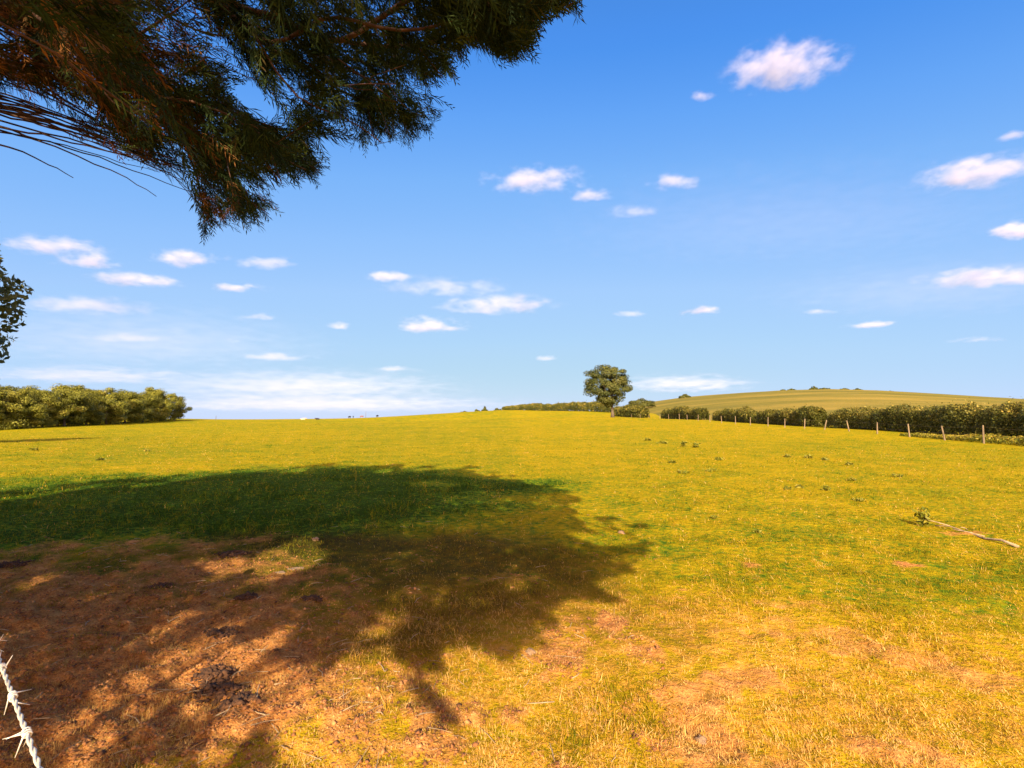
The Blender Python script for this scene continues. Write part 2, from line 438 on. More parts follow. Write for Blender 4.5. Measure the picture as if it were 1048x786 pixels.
SHADOW = [(-300,535),(-80,518),(0,508),(110,498),(200,488),(290,481),(345,478),(372,474),(395,477),(440,481),(490,483),(512,493),(545,494),(580,492),(585,506),(600,520),(632,541),(600,546),
          (580,553),(600,558),(668,561),(645,574),(640,590),(625,600),(655,622),(600,612),(578,640),(555,650),(572,662),(545,660),(520,680),(515,664),(480,660),(450,664),(462,690),(450,700),(472,742),(455,742),
          (432,705),(422,724),(412,690),(395,655),(365,668),(330,690),(270,712),(290,760),(290,1200),(-900,1200)]
LITP = [[(0,604),(0,598),(40,589),(66,584),(40,596)],[(245,575),(285,556),(316,553),(312,572),(275,590),(250,592)],[(185,566),(210,560),(200,572)],[(205,640),(236,632),(240,642),(215,650)],[(145,648),(190,634),(188,640),(160,652)],
        [(160,668),(200,652),(196,664),(170,672)],[(185,690),(215,672),(262,655),(270,664),(235,686),(205,696)],[(112,702),(130,688),(162,682),(168,690),(140,704)],[(150,712),(180,690),(172,706),(150,728)],
        [(82,762),(110,738),(140,718),(128,742),(100,770),(84,772)],[(175,760),(200,720),(205,736),(190,765),(178,772)],[(60,800),(90,778),(88,800)],[(148,786),(168,768),(172,786),(160,800)],[(200,800),(225,760),(232,780),(218,800)],
        [(355,640),(392,632),(378,648),(360,652)],[(395,600),(402,596),(400,604)],[(120,680),(140,664),(150,668),(132,682)]]
def _grow(poly, k):
    cx_ = sum(p[0] for p in poly) / len(poly); cy_ = sum(p[1] for p in poly) / len(poly)
    return [(cx_ + (x_ - cx_) * k, cy_ + (y_ - cy_) * k) for x_, y_ in poly]
LITP += [[(250,705),(262,690),(300,682),(318,690),(300,712),(268,722)],[(95,700),(118,688),(122,694),(100,708)],[(60,745),(82,728),(92,730),(70,752)],[(232,745),(252,722),(262,728),(246,765),(236,770)],[(175,735),(196,712),(204,716),(186,742)],[(20,640),(52,632),(50,638),(22,646)],[(330,620),(352,612),(350,620),(334,628)]]
LITP = [_grow(p_, 1.4 if min(q_[1] for q_ in p_) > 620 else 1.2) for p_ in LITP]
def view_ok(P, m=4):
    px, py, ok = project(P)
    inf = ok & (px > -60) & (px < 1200) & (py > -70) & (py < 800)
    qx = px + (fbm(px / 13, py / 30, 601, 2) - .5) * 34; qy = py + (vnoise(px / 9, py / 60, 603) - .5) * 34 + (vnoise(px / 4, py / 30, 605) - .5) * 14
    inside = inpoly(qx, qy, VIEW)
    for h in VHOLES: inside &= ~inpoly(px, py, h)
    return ~inf | inside
def shadow_ok(P):
    k = P[:, 2] * COT
    G = np.stack([P[:, 0] + SH[0] * k, P[:, 1] + SH[1] * k, np.zeros(len(P))], 1)
    px, py, ok = project(G)
    inf = ok & (px > -250) & (px < 1300) & (py < 1150)
    a_, b_ = G[:, 0], G[:, 1]; big_ = 1 - .75 * sstep(600, 700, py)
    px = px + ((fbm(a_ * 1.6, b_ * 1.1, 501, 3) - .5) * 95 + (fbm(a_ * 5, b_ * 2.6, 503, 2) - .5) * 46) * big_
    py = py + ((fbm(a_ * 1.5, b_ * .8, 502, 3) - .5) * 26 + (fbm(a_ * 6, b_ * 2, 504, 2) - .5) * 12) * big_
    inside = inpoly(px, py, SHADOW)
    for h in LITP: inside &= ~inpoly(px, py, h)
    return ~inf | inside
# the barbed wire strand stays in sun: keep the light path to it open
WA, WB = at(46, 800, .42), at(-8, 640, .68)
WZ = (WA.z + WB.z) / 2
def wire_ok(P):
    k = (P[:, 2] - WZ) * COT
    g = P[:, :2] + SH[None] * k[:, None]
    a = np.array(WA[:2]); d = np.array(WB[:2]) - a; t = np.clip(((g - a) @ d) / (d @ d), -.15, 1.15)
    dist = np.linalg.norm(g - a - t[:, None] * d, axis=1)
    return (dist > .075) | (P[:, 2] < WZ)

# ------------------------------------------------------------------ broadleaf trees
def tree_parts(root, H, crown_r, crown_z0, nclump, nleaf, leaf, seed, mat, trunk_r, bark=BARK, squash=1.0, offset=(0, 0), nlimb=7, leaf_ok=None, lumpy=.22):
    """trunk with limbs and a crown of leaf clumps under root"""
    global RNG
    keepr = RNG; RNG = np.random.default_rng(seed); rnd = random.Random(seed)
    cz = (crown_z0 + H) / 2; rz = (H - crown_z0) / 2
    C = []
    tries = 0
    while len(C) < nclump and tries < 8000:
        tries += 1
        v = rand_unit(1)[0]; rr = RNG.uniform(.3, 1) ** .45
        if lumpy < .1:      # an evenly filled round crown
            k_ = len(C); zz_ = 1 - 2 * (k_ + .5) / nclump; an_ = k_ * 2.39996
            v = unit(np.array([math.cos(an_) * math.sqrt(1 - zz_ * zz_), math.sin(an_) * math.sqrt(1 - zz_ * zz_), zz_]) + RNG.normal(0, .12, 3)); rr = RNG.uniform(.82, 1.0) if k_ % 4 else RNG.uniform(.4, .6)
        bulge = 1 + lumpy * math.sin(3 * math.atan2(v[1], v[0]) + seed) + .12 * math.sin(5 * v[2] + seed * 2)
        p = np.array([v[0] * crown_r * rr * bulge * (1 - .15 * (v[2] < -.2)), v[1] * crown_r * rr * bulge * squash, cz + v[2] * rz * rr * .92])
        C.append(p)
    C = np.array(C)
    C[:, 0] += offset[0]; C[:, 1] += offset[1]
    tb = MB()
    th = crown_z0 + (H - crown_z0) * .5
    bend = (rnd.uniform(-.3, .3), rnd.uniform(-.3, .3))
    tp = [Vector((bend[0] * math.sin(k / 6 * PI) * .6 + offset[0] * (k / 6) ** 2, bend[1] * math.sin(k / 6 * PI) * .6, th * k / 6)) for k in range(7)]
    tb.tube(tp, [trunk_r * (1.45 if k == 0 else 1 - .75 * k / 6) for k in range(7)], 9)
    root_z = -.15; tb.tube([Vector((0, 0, root_z)), Vector((0, 0, .1))], [trunk_r * 1.7, trunk_r * 1.3], 9)
    trunk = tb.build('trunk', bark, root)
    order = list(range(len(C))); rnd.shuffle(order)
    for k in order[:nlimb]:
        e = Vector(C[k]); s0 = tp[rnd.choice([2, 3, 3, 4, 5])] if e.z > tp[3].z else tp[2]
        m1 = s0.lerp(e, .45) + Vector((0, 0, -.05 * H * .4)); m2 = s0.lerp(e, .8)
        if leaf_ok is not None and not leaf_ok(np.array([list(q_ + root.location) for q_ in (m1, m2, e, m1.lerp(m2, .5), m2.lerp(e, .5))])).all(): continue
        lb = MB(); lb.tube([s0, m1, m2, e], [trunk_r * .42, trunk_r * .28, trunk_r * .16, trunk_r * .05], 6)
        for q in range(3):
            e2 = Vector(C[rnd.choice(order)]); s1 = m1.lerp(m2, rnd.random())
            if (e2 - s1).length < crown_r and (leaf_ok is None or leaf_ok(np.array([list(q_ + root.location) for q_ in (s1, s1.lerp(e2, .5), e2, s1.lerp(e2, .75))])).all()): lb.tube([s1, s1.lerp(e2, .5) + Vector((0, 0, -.1)), e2], [trunk_r * .16, trunk_r * .1, trunk_r * .03], 5)
        lb.build('limb', bark, root)
    cr = np.cbrt(crown_r * crown_r * rz / nclump) * 1.05
    cr = cr * RNG.uniform(.6, 1.25, nclump)
    per = max(3, nleaf // nclump)
    idx = np.repeat(np.arange(nclump), per)
    v = rand_unit(len(idx)); rad = RNG.uniform(0, 1, len(idx)) ** .4
    P = C[idx] + v * (cr[idx] * rad)[:, None] * np.array([1.15, 1.15, .72])
    Nn = unit(v * .7 + unit(P - np.array([offset[0], offset[1], cz])) * .5 + np.array([0, 0, .45]) + RNG.normal(0, .4, (len(idx), 3)))
    if leaf_ok is not None:
        k_ = leaf_ok(P + np.array(root.location)); P, Nn, idx = P[k_], Nn[k_], idx[k_]
    Vq, Fq = leaf_quads(P, Nn, leaf * RNG.uniform(.6, 1.4, len(idx)))
    cv = RNG.normal(0, .13, nclump)
    var = np.clip(.48 + cv[idx] + RNG.normal(0, .16, len(idx)), 0, 1)
    mesh_np('crown', Vq, [Fq], mat, root, {'var': np.repeat(var, 4)})
    RNG = keepr

# the lone tree
b = ground_hit(627, 427.3); D = 100.0
b = Vector((at(627, 427, D).x, D, hz(at(627, 427, D).x, D)))
t = empty('field_tree', b, 'lone round-crowned broadleaf tree standing in the field by the hedge', 'tree')
tree_parts(t, 11.0, 4.4, 2.2, 84, 24000, .2, 5, LEAF, .30, offset=(-.9, 0), nlimb=9, lumpy=.05)

# tree at the left edge of the view
lx, ly = -10.3, 6.6
LMASK = [(-600, 60), (-600, 470), (-4, 372), (2, 371), (7, 368), (9, 352), (20, 346), (17, 337), (29, 328), (22, 314), (31, 306), (34, 296), (25, 290), (19, 283), (7, 284), (4, 275), (0, 266), (-6, 200)]
def left_ok(P):
    px, py, ok = project(P); inf = ok & (px > -3) & (px < 1060)
    return (~inf | inpoly(px, py, LMASK)) & shadow_ok(P)
LATE = True

# the wood on the left: individuals in front and second row
protos = []
def wood_tree(x, y, H, label, kind):
    z = hz(x, y) - .1
    t = empty('wood_tree', (x, y, z), label, 'tree', 'trees of the wood on the left')
    return t
front = [(-40, 442, 80), (-8, 440.5, 84), (18, 440, 88), (43, 438.5, 94), (66, 437, 101), (88, 436, 109), (109, 434.5, 118), (128, 433.5, 127), (146, 432.5, 136), (163, 431.5, 146), (178, 430.5, 156)]
tops =  [393, 392, 394, 396, 393, 395, 396, 396, 399, 398, 402]
words = ['first tree at the left end of the wood, its crown cut by the photo edge', 'olive tree second from the left in the wood front', 'third tree from the left in the wood front, slightly lower crown',
         'fourth tree from the left in the wood front', 'tall rounded crown near the left third of the wood front', 'sixth tree from the left in the wood front', 'middle tree of the wood front with broad crown',
         'eighth tree from the left, right of the middle of the wood front', 'third tree from the right end of the wood front', 'second tree from the right end of the wood front', 'small round tree at the right end of the wood, crown sloping down']
kinds = []
for k in range(4):
    e = bpy.data.objects.new('wood_tree', None); col.objects.link(e)
    tree_parts(e, 10.0, 4.7, -.4, [44, 56, 38, 50][k], 18000, .22, 100 + k * 7, LEAF_WOOD, .25, nlimb=5)
    kinds.append(e)
used = set()
def place_kind(k, loc, sxy, sz, rz, label):
    o = kinds[k] if k not in used else copy_tree(kinds[k]); used.add(k)
    o.location = loc; o.scale = (sxy, sxy, sz); o.rotation_euler = (0, 0, rz)
    tag(o, label, 'tree', 'trees of the wood on the left')
for q, ((px, py, d), ty) in enumerate(zip(front, tops)):
    p = at(px, py, d); g = hz(p.x, p.y); H = (at(px, ty, d).z - g) * random.uniform(.9, 1.04)
    place_kind(q % 4, (p.x, p.y, g - .1), H / 10 * (random.uniform(.9, 1.2) if q < 9 else .85), H / 10, random.uniform(0, 6.2), words[q])
for q in range(9):
    px, py, d = front[q + 1]; p = at(px, py, d); x = p.x - 6.5; y = p.y + 5.5 + random.uniform(-1, 1)
    H = at(px - 20, tops[q + 1] + random.uniform(-2, 3), y).z - hz(x, y)
    place_kind((q + 2) % 4, (x, y, hz(x, y) - .1), H / 10, H / 10, random.uniform(0, 6.2),
               ['crown showing behind the second and third trees of the wood', 'crown showing behind the third and fourth trees of the wood', 'back row tree behind the fourth tree of the wood', 'back row tree behind the tall rounded crown of the wood',
                'back row tree behind the sixth tree of the wood', 'back row tree behind the broad middle crown of the wood', 'back row tree behind the eighth tree of the wood', 'back row tree behind the third tree from the wood end', 'back row tree behind the second tree from the wood end'][q])

# ------------------------------------------------------------------ hedges and bushes: foliage over stems
def hedge(pts, w, hs, leaf, n, label, cat='hedge', name='hedge', mat=HEDGE, seed=1, rough=.28, group=None):
    """pts: ground line, hs: heights at the points"""
    global RNG
    keepr = RNG; RNG = np.random.default_rng(seed)
    A = np.array([(p[0], p[1]) for p in pts], float); hs = np.array(hs, float)
    seg = np.r_[0, np.cumsum(np.hypot(*np.diff(A, axis=0).T))]
    c = A.mean(0); root = empty(name, (c[0], c[1], hz(*c)), label, cat, group)
    s = RNG.uniform(0, seg[-1], n)
    x = np.interp(s, seg, A[:, 0]); y = np.interp(s, seg, A[:, 1]); h = np.interp(s, seg, hs)
    h = h * (1 + rough * (fbm(s * .45, s * 0, seed, 4) - .5) * 2)
    dx = np.interp(s + .1, seg, A[:, 0]) - np.interp(s - .1, seg, A[:, 0]); dy = np.interp(s + .1, seg, A[:, 1]) - np.interp(s - .1, seg, A[:, 1])
    nrm = unit(np.stack([dy, -dx], 1))
    endt = np.minimum(s, seg[-1] - s); ec = np.clip(endt / (h * .6), 0, 1) ; ec = np.sqrt(1 - (1 - ec) ** 2)
    th = RNG.uniform(-.12, 1.12, n) * PI; rr = RNG.uniform(.45, 1, n) ** .6 * (1 + rough * 1.1 * (fbm(s * 1.1, th * 1.6, seed + 5, 4) - .5) * 2)
    ox = np.cos(th) * w * .5 * rr * (.6 + .4 * ec); oz = (.45 + .55 * np.sign(np.sin(th)) * np.abs(np.sin(th)) ** .6 * rr) * h * (.25 + .75 * ec)
    shoot = RNG.uniform(0, 1, n) < .03; oz = np.where(shoot, oz * RNG.uniform(1, 1.22, n), oz); oz = np.where(RNG.uniform(0, 1, n) < .3, RNG.uniform(.02, .6, n) * h, oz)
    px = x + nrm[:, 0] * ox; py = y + nrm[:, 1] * ox
    P = np.stack([px, py, height(px, py) + oz], 1) - np.array([c[0], c[1], hz(*c)])
    Nn = unit(np.stack([nrm[:, 0] * np.cos(th), nrm[:, 1] * np.cos(th), np.sin(th) * .8], 1) + RNG.normal(0, .5, (n, 3)))
    Vq, Fq = leaf_quads(P, Nn, leaf * RNG.uniform(.6, 1.5, n))
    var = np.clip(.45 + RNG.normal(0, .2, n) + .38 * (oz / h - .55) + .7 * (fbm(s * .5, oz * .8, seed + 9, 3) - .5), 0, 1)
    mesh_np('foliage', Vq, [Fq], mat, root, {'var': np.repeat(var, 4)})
    L = seg[-1]; m = max(3, min(16, int(L / 1.6)))
    for q in range(m):
        ss = (q + .5) / m * L; bx = float(np.interp(ss, seg, A[:, 0])); by = float(np.interp(ss, seg, A[:, 1])); bh = float(np.interp(ss, seg, hs))
        b0 = Vector((bx, by, hz(bx, by) - .1)) - root.location
        sb = MB(); sb.tube([b0, b0 + Vector((random.uniform(-.1, .1), random.uniform(-.1, .1), bh * .4)), b0 + Vector((random.uniform(-.3, .3), random.uniform(-.3, .3), bh * .75))], [.05, .035, .012], 5)
        sb.build('stem', BARK, root)
    RNG = keepr
    return root
def hl(px, off=4.5):
    """point on the hedge line along the fence"""
    u = (px - CX) / F; d = (26.5 + off) / (u - .05); return (u * d, d)
def hseg(pxs, topy, n, leaf, label, seed, w=2.2, **kw):
    pts = [hl(p) for p in pxs]
    hs = [at(p, ty, q[1]).z - hz(*q) for p, ty, q in zip(pxs, topy, pts)]
    return hedge(pts, w, hs, leaf, n, label, seed=seed, **kw)
hseg([855, 905, 960, 1048, 1150, 1260], [419, 418.5, 418, 417, 417, 417], 90000, .085, 'long thick hedge running off the right edge of the photo behind the posts', 31, 2.6)
hseg([780, 812, 841], [420.5, 419, 419.5], 28000, .11, 'hedge piece between the gap of the long right hedge and the next one left', 32)
hseg([734, 754, 774], [420.5, 419, 420], 20000, .13, 'short hedge piece behind the fence, joined to its right neighbour by a low notch', 33)
hseg([680, 700, 721], [419, 417.5, 418], 18000, .16, 'short dark hedge piece standing alone to the right of the lone tree', 34)
pA = [at(661, 424, 132), at(645, 424, 140), at(630, 424, 150)]
hedge([(p.x, p.y) for p in pA], 3, [2.7, 3.0, 2.5], .27, 8000, 'low bushy hedge piece right behind the trunk of the lone tree', seed=35)
pA = [at(626, 422, 172), at(600, 421.5, 182), at(570, 421, 195), at(540, 420, 205), at(515, 419.3, 213)]
hedge([(p.x, p.y) for p in pA], 3, [3.4, 3.4, 3.0, 2.6, 1.5], .32, 20000, 'long far hedge left of the lone tree along the skyline', seed=36, rough=.2)
# rough verge between the fence and the hedge
pV = [hl(p, 1.2) for p in (1180, 1048, 985, 930)]
hedge(pV, 1.8, [.55, .5, .36, .22], .08, 7000, 'low ragged bramble strip between fence posts and long hedge at right', 'bramble', 'bramble', seed=37, rough=.5, mat=WEED)
# far bushes on the hill and the skyline
def bush(px, py, d, w, h, label, seed, n=700, leaf=None, group='far bushes along the skyline'):
    p = at(px, py, d); g = hz(p.x, p.y)
    global RNG
    keepr = RNG; RNG = np.random.default_rng(seed)
    r = empty('bush', (p.x, p.y, p.z), label, 'bush', group)
    v = rand_unit(n); v[:, 2] = np.abs(v[:, 2])
    lump = 1 + .25 * np.sin(v[:, 0] * 6 + seed) * np.cos(v[:, 2] * 5 + seed)
    P = v * (RNG.uniform(.5, 1, n) ** .5 * lump)[:, None] * np.array([w / 2, w / 2.4, h]) + np.array([0, 0, -.1])
    Vq, Fq = leaf_quads(P, unit(v + RNG.normal(0, .5, (n, 3))), (leaf or d * .0025) * RNG.uniform(.7, 1.4, n))
    var = np.clip(.35 + RNG.normal(0, .2, n), 0, 1)
    mesh_np('foliage', Vq, [Fq], HEDGE, r, {'var': np.repeat(var, 4)})
    sb = MB()
    for q in range(4): sb.tube([Vector((random.uniform(-.3, .3), 0, -.5)), Vector((random.uniform(-w / 4, w / 4), random.uniform(-.5, .5), h * .6))], [.12, .03], 5)
    sb.build('stems', BARK, r)
    RNG = keepr
bush(655, 415.8, 225, 14, 3.3, 'long dark mound of bushes on the rise just right of the lone tree crown', 51, 3600, .34)
bush(701, 407.5, 300, 7.4, 2.2, 'small round bush alone on the hill skyline right of the lone tree', 52)
bush(488, 424, 248, 3.6, 2.4, 'left of two dark dots of bush on the skyline left of the far hedge', 53)
bush(475, 424.5, 250, 6.5, 1.7, 'low dark strip of bush furthest left on the skyline left of the far hedge', 54)
bush(496, 423.2, 246, 3.8, 3.0, 'taller dark bush on the skyline just left of the far hedge end', 55)
bush(509, 421.5, 235, 4.0, 1.6, 'small bush at the left tip of the far hedge', 56)
for k, (px, py, w, h, lb) in enumerate([(801, 399.8, 3.4, 1, 'tiny bush leftmost on top of the hill'), (810, 399.5, 5.4, 1.4, 'small bush second from left on top of the hill'),
        (833, 399, 6, 2.6, 'tallest dark bush on the very top of the hill'), (843, 399, 8, 1.7, 'low wide bush touching the tallest one on the hill top'),
        (864, 399, 6, 1.4, 'small bush right of the hill top clump'), (878, 399.5, 6, 1.5, 'second small bush right of the hill top clump'), (911, 401, 4, .9, 'last tiny bush on the right slope of the hill skyline')]):
    bush(px, py + .6, 330 - (px - 850) * .08, w, h, lb, 60 + k, 350)

# ------------------------------------------------------------------ post and wire fence along the hedge
fpx = [1130, 1060, 1004, 965, 929, 896, 868, 842, 822, 802, 785, 767, 752, 738, 726, 714, 703, 695, 684, 675, 664, 655, 646, 640, 634]
def fpos(px): u = (px - CX) / F; d = 26.5 / (u - .05); return u * d, d
x0, y0 = fpos(802)
fence = empty('fence', (x0, y0, hz(x0, y0)), 'weathered post and wire fence along the hedge at right, some posts leaning', 'fence')
tilts = {965: -.2, 868: -.22, 842: .3, 929: -.08, 767: .05, 822: .1}
ptops = []
for px in fpx:
    x, y = fpos(px); z = hz(x, y); h = .98 + random.uniform(-.1, .1)
    b0 = Vector((x, y, z - .2)) - fence.location; ti = tilts.get(px, random.uniform(-.07, .07))
    top = b0 + Vector((math.sin(ti) * h, 0, math.cos(ti) * h + .2))
    mb = MB(); mb.tube([b0, b0.lerp(top, .5), top], [.05, .046, .04], 7); mb.build('post', POSTWOOD, fence, False)
    ptops.append((b0, top))
for f in (.93, .6):
    mb = MB(); pts = []
    for (b0, tp), (b1, tq) in zip(ptops[:-1], ptops[1:]):
        A, B = b0.lerp(tp, f), b1.lerp(tq, f); pts += [A, A.lerp(B, .5) - Vector((0, 0, .03))]
    pts.append(B); mb.tube(pts, [.0025] * len(pts), 4); mb.build('wire', DULLWIRE, fence)

# ------------------------------------------------------------------ cattle on the skyline
def skin_mesh(name, verts, edges, radii, mat, parent=None, sub=1):
    me = bpy.data.meshes.new(name); me.from_pydata(verts, edges, []); o = bpy.data.objects.new(name, me); col.objects.link(o)
    o.modifiers.new('skin', 'SKIN'); s = o.modifiers.new('sub', 'SUBSURF'); s.levels = sub; s.render_levels = sub
    for v, r in zip(me.skin_vertices[0].data, radii): v.radius = r if isinstance(r, tuple) else (r, r)
    me.skin_vertices[0].data[0].use_root = True
    bpy.context.view_layer.update()
    dg = bpy.context.evaluated_depsgraph_get(); m2 = bpy.data.meshes.new_from_object(o.evaluated_get(dg))
    o.modifiers.clear(); o.data = m2; m2.name = name
    for p in m2.polygons: p.use_smooth = True
    m2.materials.clear(); m2.materials.append(mat)
    if parent is not None: o.parent = parent
    return o
def cow(px, py, d, rz, mat, label, lying=False, s=1.0):
    s *= .85; p = at(px, py, d); dz = .52 if lying else 0
    V = [(0, 0, 1.0), (.65, 0, 1.08), (-.65, 0, 1.08), (1.0, 0, 1.2), (1.3, 0, 1.35 if lying else .9), (1.62, 0, 1.2 if lying else .62),
         (.62, .2, .75), (.62, .2, .4), (.62, .2, .02), (.62, -.2, .75), (.66, -.2, .4), (.62, -.2, .02),
         (-.68, .2, .8), (-.78, .2, .45), (-.72, .2, .02), (-.68, -.2, .8), (-.78, -.2, .45), (-.72, -.2, .02), (-.95, 0, 1.15), (-1.02, 0, .6)]
    if lying: V = [(x, y, max(z - dz, .1) if z < .9 else z - dz) if z > .5 else (x + (.25 if x > 0 else .35), y * 1.5, .1) for x, y, z in V]
    E = [(0,1),(0,2),(1,3),(3,4),(4,5),(1,6),(6,7),(7,8),(1,9),(9,10),(10,11),(2,12),(12,13),(13,14),(2,15),(15,16),(16,17),(2,18),(18,19)]
    R = [(.36,.38),(.31,.36),(.3,.34),.2,.16,.1,.13,.085,.06,.13,.085,.06,.16,.085,.06,.16,.085,.06,.06,.03]
    z = hz(p.x, p.y)
    o = skin_mesh('cow', V, E, R, mat); o.location = (p.x, p.y, z); o.rotation_euler = (0, 0, rz); o.scale = (s, s, s)
    tag(o, label, 'cow', 'cattle on the skyline')
HIDE_B = solid_mat('black_hide', [(.3, (.012, .01, .009)), (.7, (.03, .024, .02))], 3, .7, .1)
HIDE_R = solid_mat('red_hide', [(.3, (.16, .05, .02)), (.7, (.26, .09, .04))], 3, .7, .1)
HIDE_W = solid_mat('cream_hide', [(.3, (.4, .28, .2)), (.7, (.55, .42, .32))], 3, .7, .1)
cow(310, 432, 205, .1, HIDE_W, 'pale cream cow lying in the far grass, leftmost of the herd', True, 1.15)
cow(325, 431, 215, 2.9, HIDE_B, 'dark cow lying just right of the pale one', True, 1.15)
cow(357.5, 428, 250, 1.2, HIDE_B, 'black cow seen end on, left of a standing pair on the skyline')
cow(361.5, 427.5, 258, 1.9, HIDE_B, 'black cow seen end on, right of a standing pair on the skyline')
cow(370, 427.5, 255, .2, HIDE_R, 'reddish brown cow grazing on the skyline beside a thin pole', s=.95)
cow(386, 427, 258, 1.3, HIDE_B, 'single black cow furthest right on the skyline', s=1.05)
for px, py, d, h, lb in ((374.3, 427, 262, 3.4, 'thin bare pole on the skyline beside the reddish cow'), (221, 428.5, 215, 1.5, 'short thin post on the skyline right of the wood')):
    p = at(px, py, d); z = hz(p.x, p.y); mb = MB()
    mb.tube([Vector((0, 0, -.3)), Vector((0, 0, h * .5)), Vector((.05, 0, h))], [.09, .08, .06], 6); o = mb.build('pole', BARK); o.location = (p.x, p.y, z); tag(o, lb, 'pole')

# ------------------------------------------------------------------ the conifer that leans into the view
TRX, TRY = -5.6, .6
def targets():
    out = []
    # foliage that hangs into the view
    while sum(len(o) for o in out) < 700:
        n = 4000
        px = RNG.uniform(-60, 610, n); py = RNG.uniform(-60, 250, n); d = RNG.uniform(2.6, 5.0, n)
        x = (px - CX) / F; z = (CY - py) / F; Y = cp - z * sp; Z = sp + z * cp
        P = np.stack([x / Y * d, d, CAMZ + Z / Y * d], 1)
        out.append(P[view_ok(P) & shadow_ok(P)])
    A = np.concatenate(out)[:700]
    n = 3000; px = RNG.uniform(470, 600, n); py = RNG.uniform(-40, 50, n); d = RNG.uniform(2.5, 3.6, n)      # the drooping outer tips
    r_ = np.array([ray(a, b_) for a, b_ in zip(px, py)]); P = np.stack([r_[:, 0] * d, d, CAMZ + r_[:, 1] * d], 1)
    A = np.concatenate([A, P[view_ok(P) & shadow_ok(P)][:130]])
    # the rest of the crown, overhead and behind, which casts the shade
    out = []; CN = np.zeros((64, 68), int)
    for it in range(260):
        n = 6000
        sx = RNG.uniform(-13, 2.2, n); sy = RNG.uniform(1.5, 17.5, n); z = 2.1 + 6.1 * RNG.uniform(0, 1, n) ** 1.3
        P = np.stack([sx - SH[0] * z * COT, sy - SH[1] * z * COT, z], 1)
        r = np.hypot(P[:, 0] - TRX, P[:, 1] - TRY)
        ok = view_ok(P) & shadow_ok(P) & (r < 7.6 - .32 * (P[:, 2] - 3)) & (r > .4) & (np.linalg.norm(P - np.array([0, 0, 1.6]), axis=1) > 2.1)
        ok &= wire_ok(P)
        for p, a, b_ in zip(P[ok], sx[ok], sy[ok]):
            ci, cj = int((a + 13) / .25), int((b_ - 1.5) / .25)
            if CN[ci, cj] < (3 if b_ < 9 else 2): CN[ci, cj] += 1; out.append(p)
    B = np.array(out); bx, by, bo = project(B); k_ = ~(bo & (bx > -20) & (bx < 700) & (by > -20) & (by < 300)) | (RNG.uniform(0, 1, len(B)) < .35); B = B[k_]; print('crown nodes', len(B))
    # the low bough whose shade makes a finger across the sunny ground
    n = 2500; px = RNG.uniform(385, 480, n); py = RNG.uniform(645, 745, n); k_ = inpoly(px, py, [(395, 655), (432, 648), (464, 690), (474, 742), (455, 742), (434, 708), (412, 692)])
    g_ = np.array([gz(a, b_) for a, b_ in zip(px[k_], py[k_])]); z = 2.2 + .5 * RNG.uniform(0, 1, len(g_)) + .25 * g_[:, 1] / 4
    P = np.stack([g_[:, 0] - SH[0] * z * COT, g_[:, 1] - SH[1] * z * COT, z], 1); P = P[wire_ok(P)][:90]
    return A, np.concatenate([B, P])
A, B = targets()
T = np.concatenate([A, B])
axis_d = np.hypot(T[:, 0] - TRX, T[:, 1] - TRY)
T = T[np.argsort(axis_d)]
nodes = [(TRX + .1 * math.sin(k * .7), TRY + .1 * math.cos(k), k * .3) for k in range(29)]
par = [-1] + list(range(28)); kids = None
NA = np.zeros((90000, 3)); NA[:29] = nodes; cnt = 29
ND = np.zeros(90000)      # path length
istgt = np.zeros(90000, bool)
for p in T:
    Q = NA[:cnt]
    dv = p - Q; dist = np.linalg.norm(dv, axis=1)
    ra = np.hypot(Q[:, 0] - TRX, Q[:, 1] - TRY); rp = math.hypot(p[0] - TRX, p[1] - TRY)
    bad = (ra > rp - .02) | (Q[:, 2] < .8)
    rise = np.where(dv[:, 2] < -.5, .5, 0)
    cost = dist + .12 * ND[:cnt] + bad * 50 + rise * 0
    k = int(np.argmin(cost)); L = dist[k]
    m = max(1, int(L / .35)); a = NA[k].copy(); prev = k
    sag = .10 * L * min(1, L / 2)
    ff = np.linspace(.1, 1, 8)[:, None]; pth = a + (p - a) * ff + np.array([0, 0, 1.0]) * (sag * np.sin(PI * ff)); pth2 = pth - np.array([0, 0, .02])
    if not (view_ok(pth).all() and view_ok(pth2).all()): continue
    for q in range(1, m + 1):
        f = q / m; w = a + (p - a) * f; w = w + np.array([0, 0, sag * math.sin(PI * f)])
        if q < m: w = w + RNG.normal(0, .018, 3)
        NA[cnt] = w; par.append(prev); ND[cnt] = ND[prev] + L / m; istgt[cnt] = (q == m); prev = cnt; cnt += 1
NA = NA[:cnt]; par = np.array(par); istgt = istgt[:cnt]
load = np.where(istgt, 1.0, .0)
for k in range(cnt - 1, 0, -1): load[par[k]] += load[k]
rad = np.minimum(.004 * np.maximum(np.linalg.norm(NA - np.array([0, 0, 1.6]), axis=1), 1.5), np.minimum(.0025 * np.maximum(load, .6) ** .5, .03))
conifer = empty('cypress_tree', (TRX, TRY, 0), 'spreading evergreen cypress overhead at upper left, feathery drooping sprays, partly brown', 'tree')
off = Vector((TRX, TRY, 0))
tr = MB(); tr.tube([Vector(NA[k]) - off for k in range(29)], [.26 * (1 - k / 31) + (.1 if k == 0 else 0) for k in range(29)], 12)
tr.build('trunk', REDBARK, conifer)
limb = MB(); twig = MB()
children = [[] for _ in range(cnt)]
for k in range(29, cnt): children[par[k]].append(k)
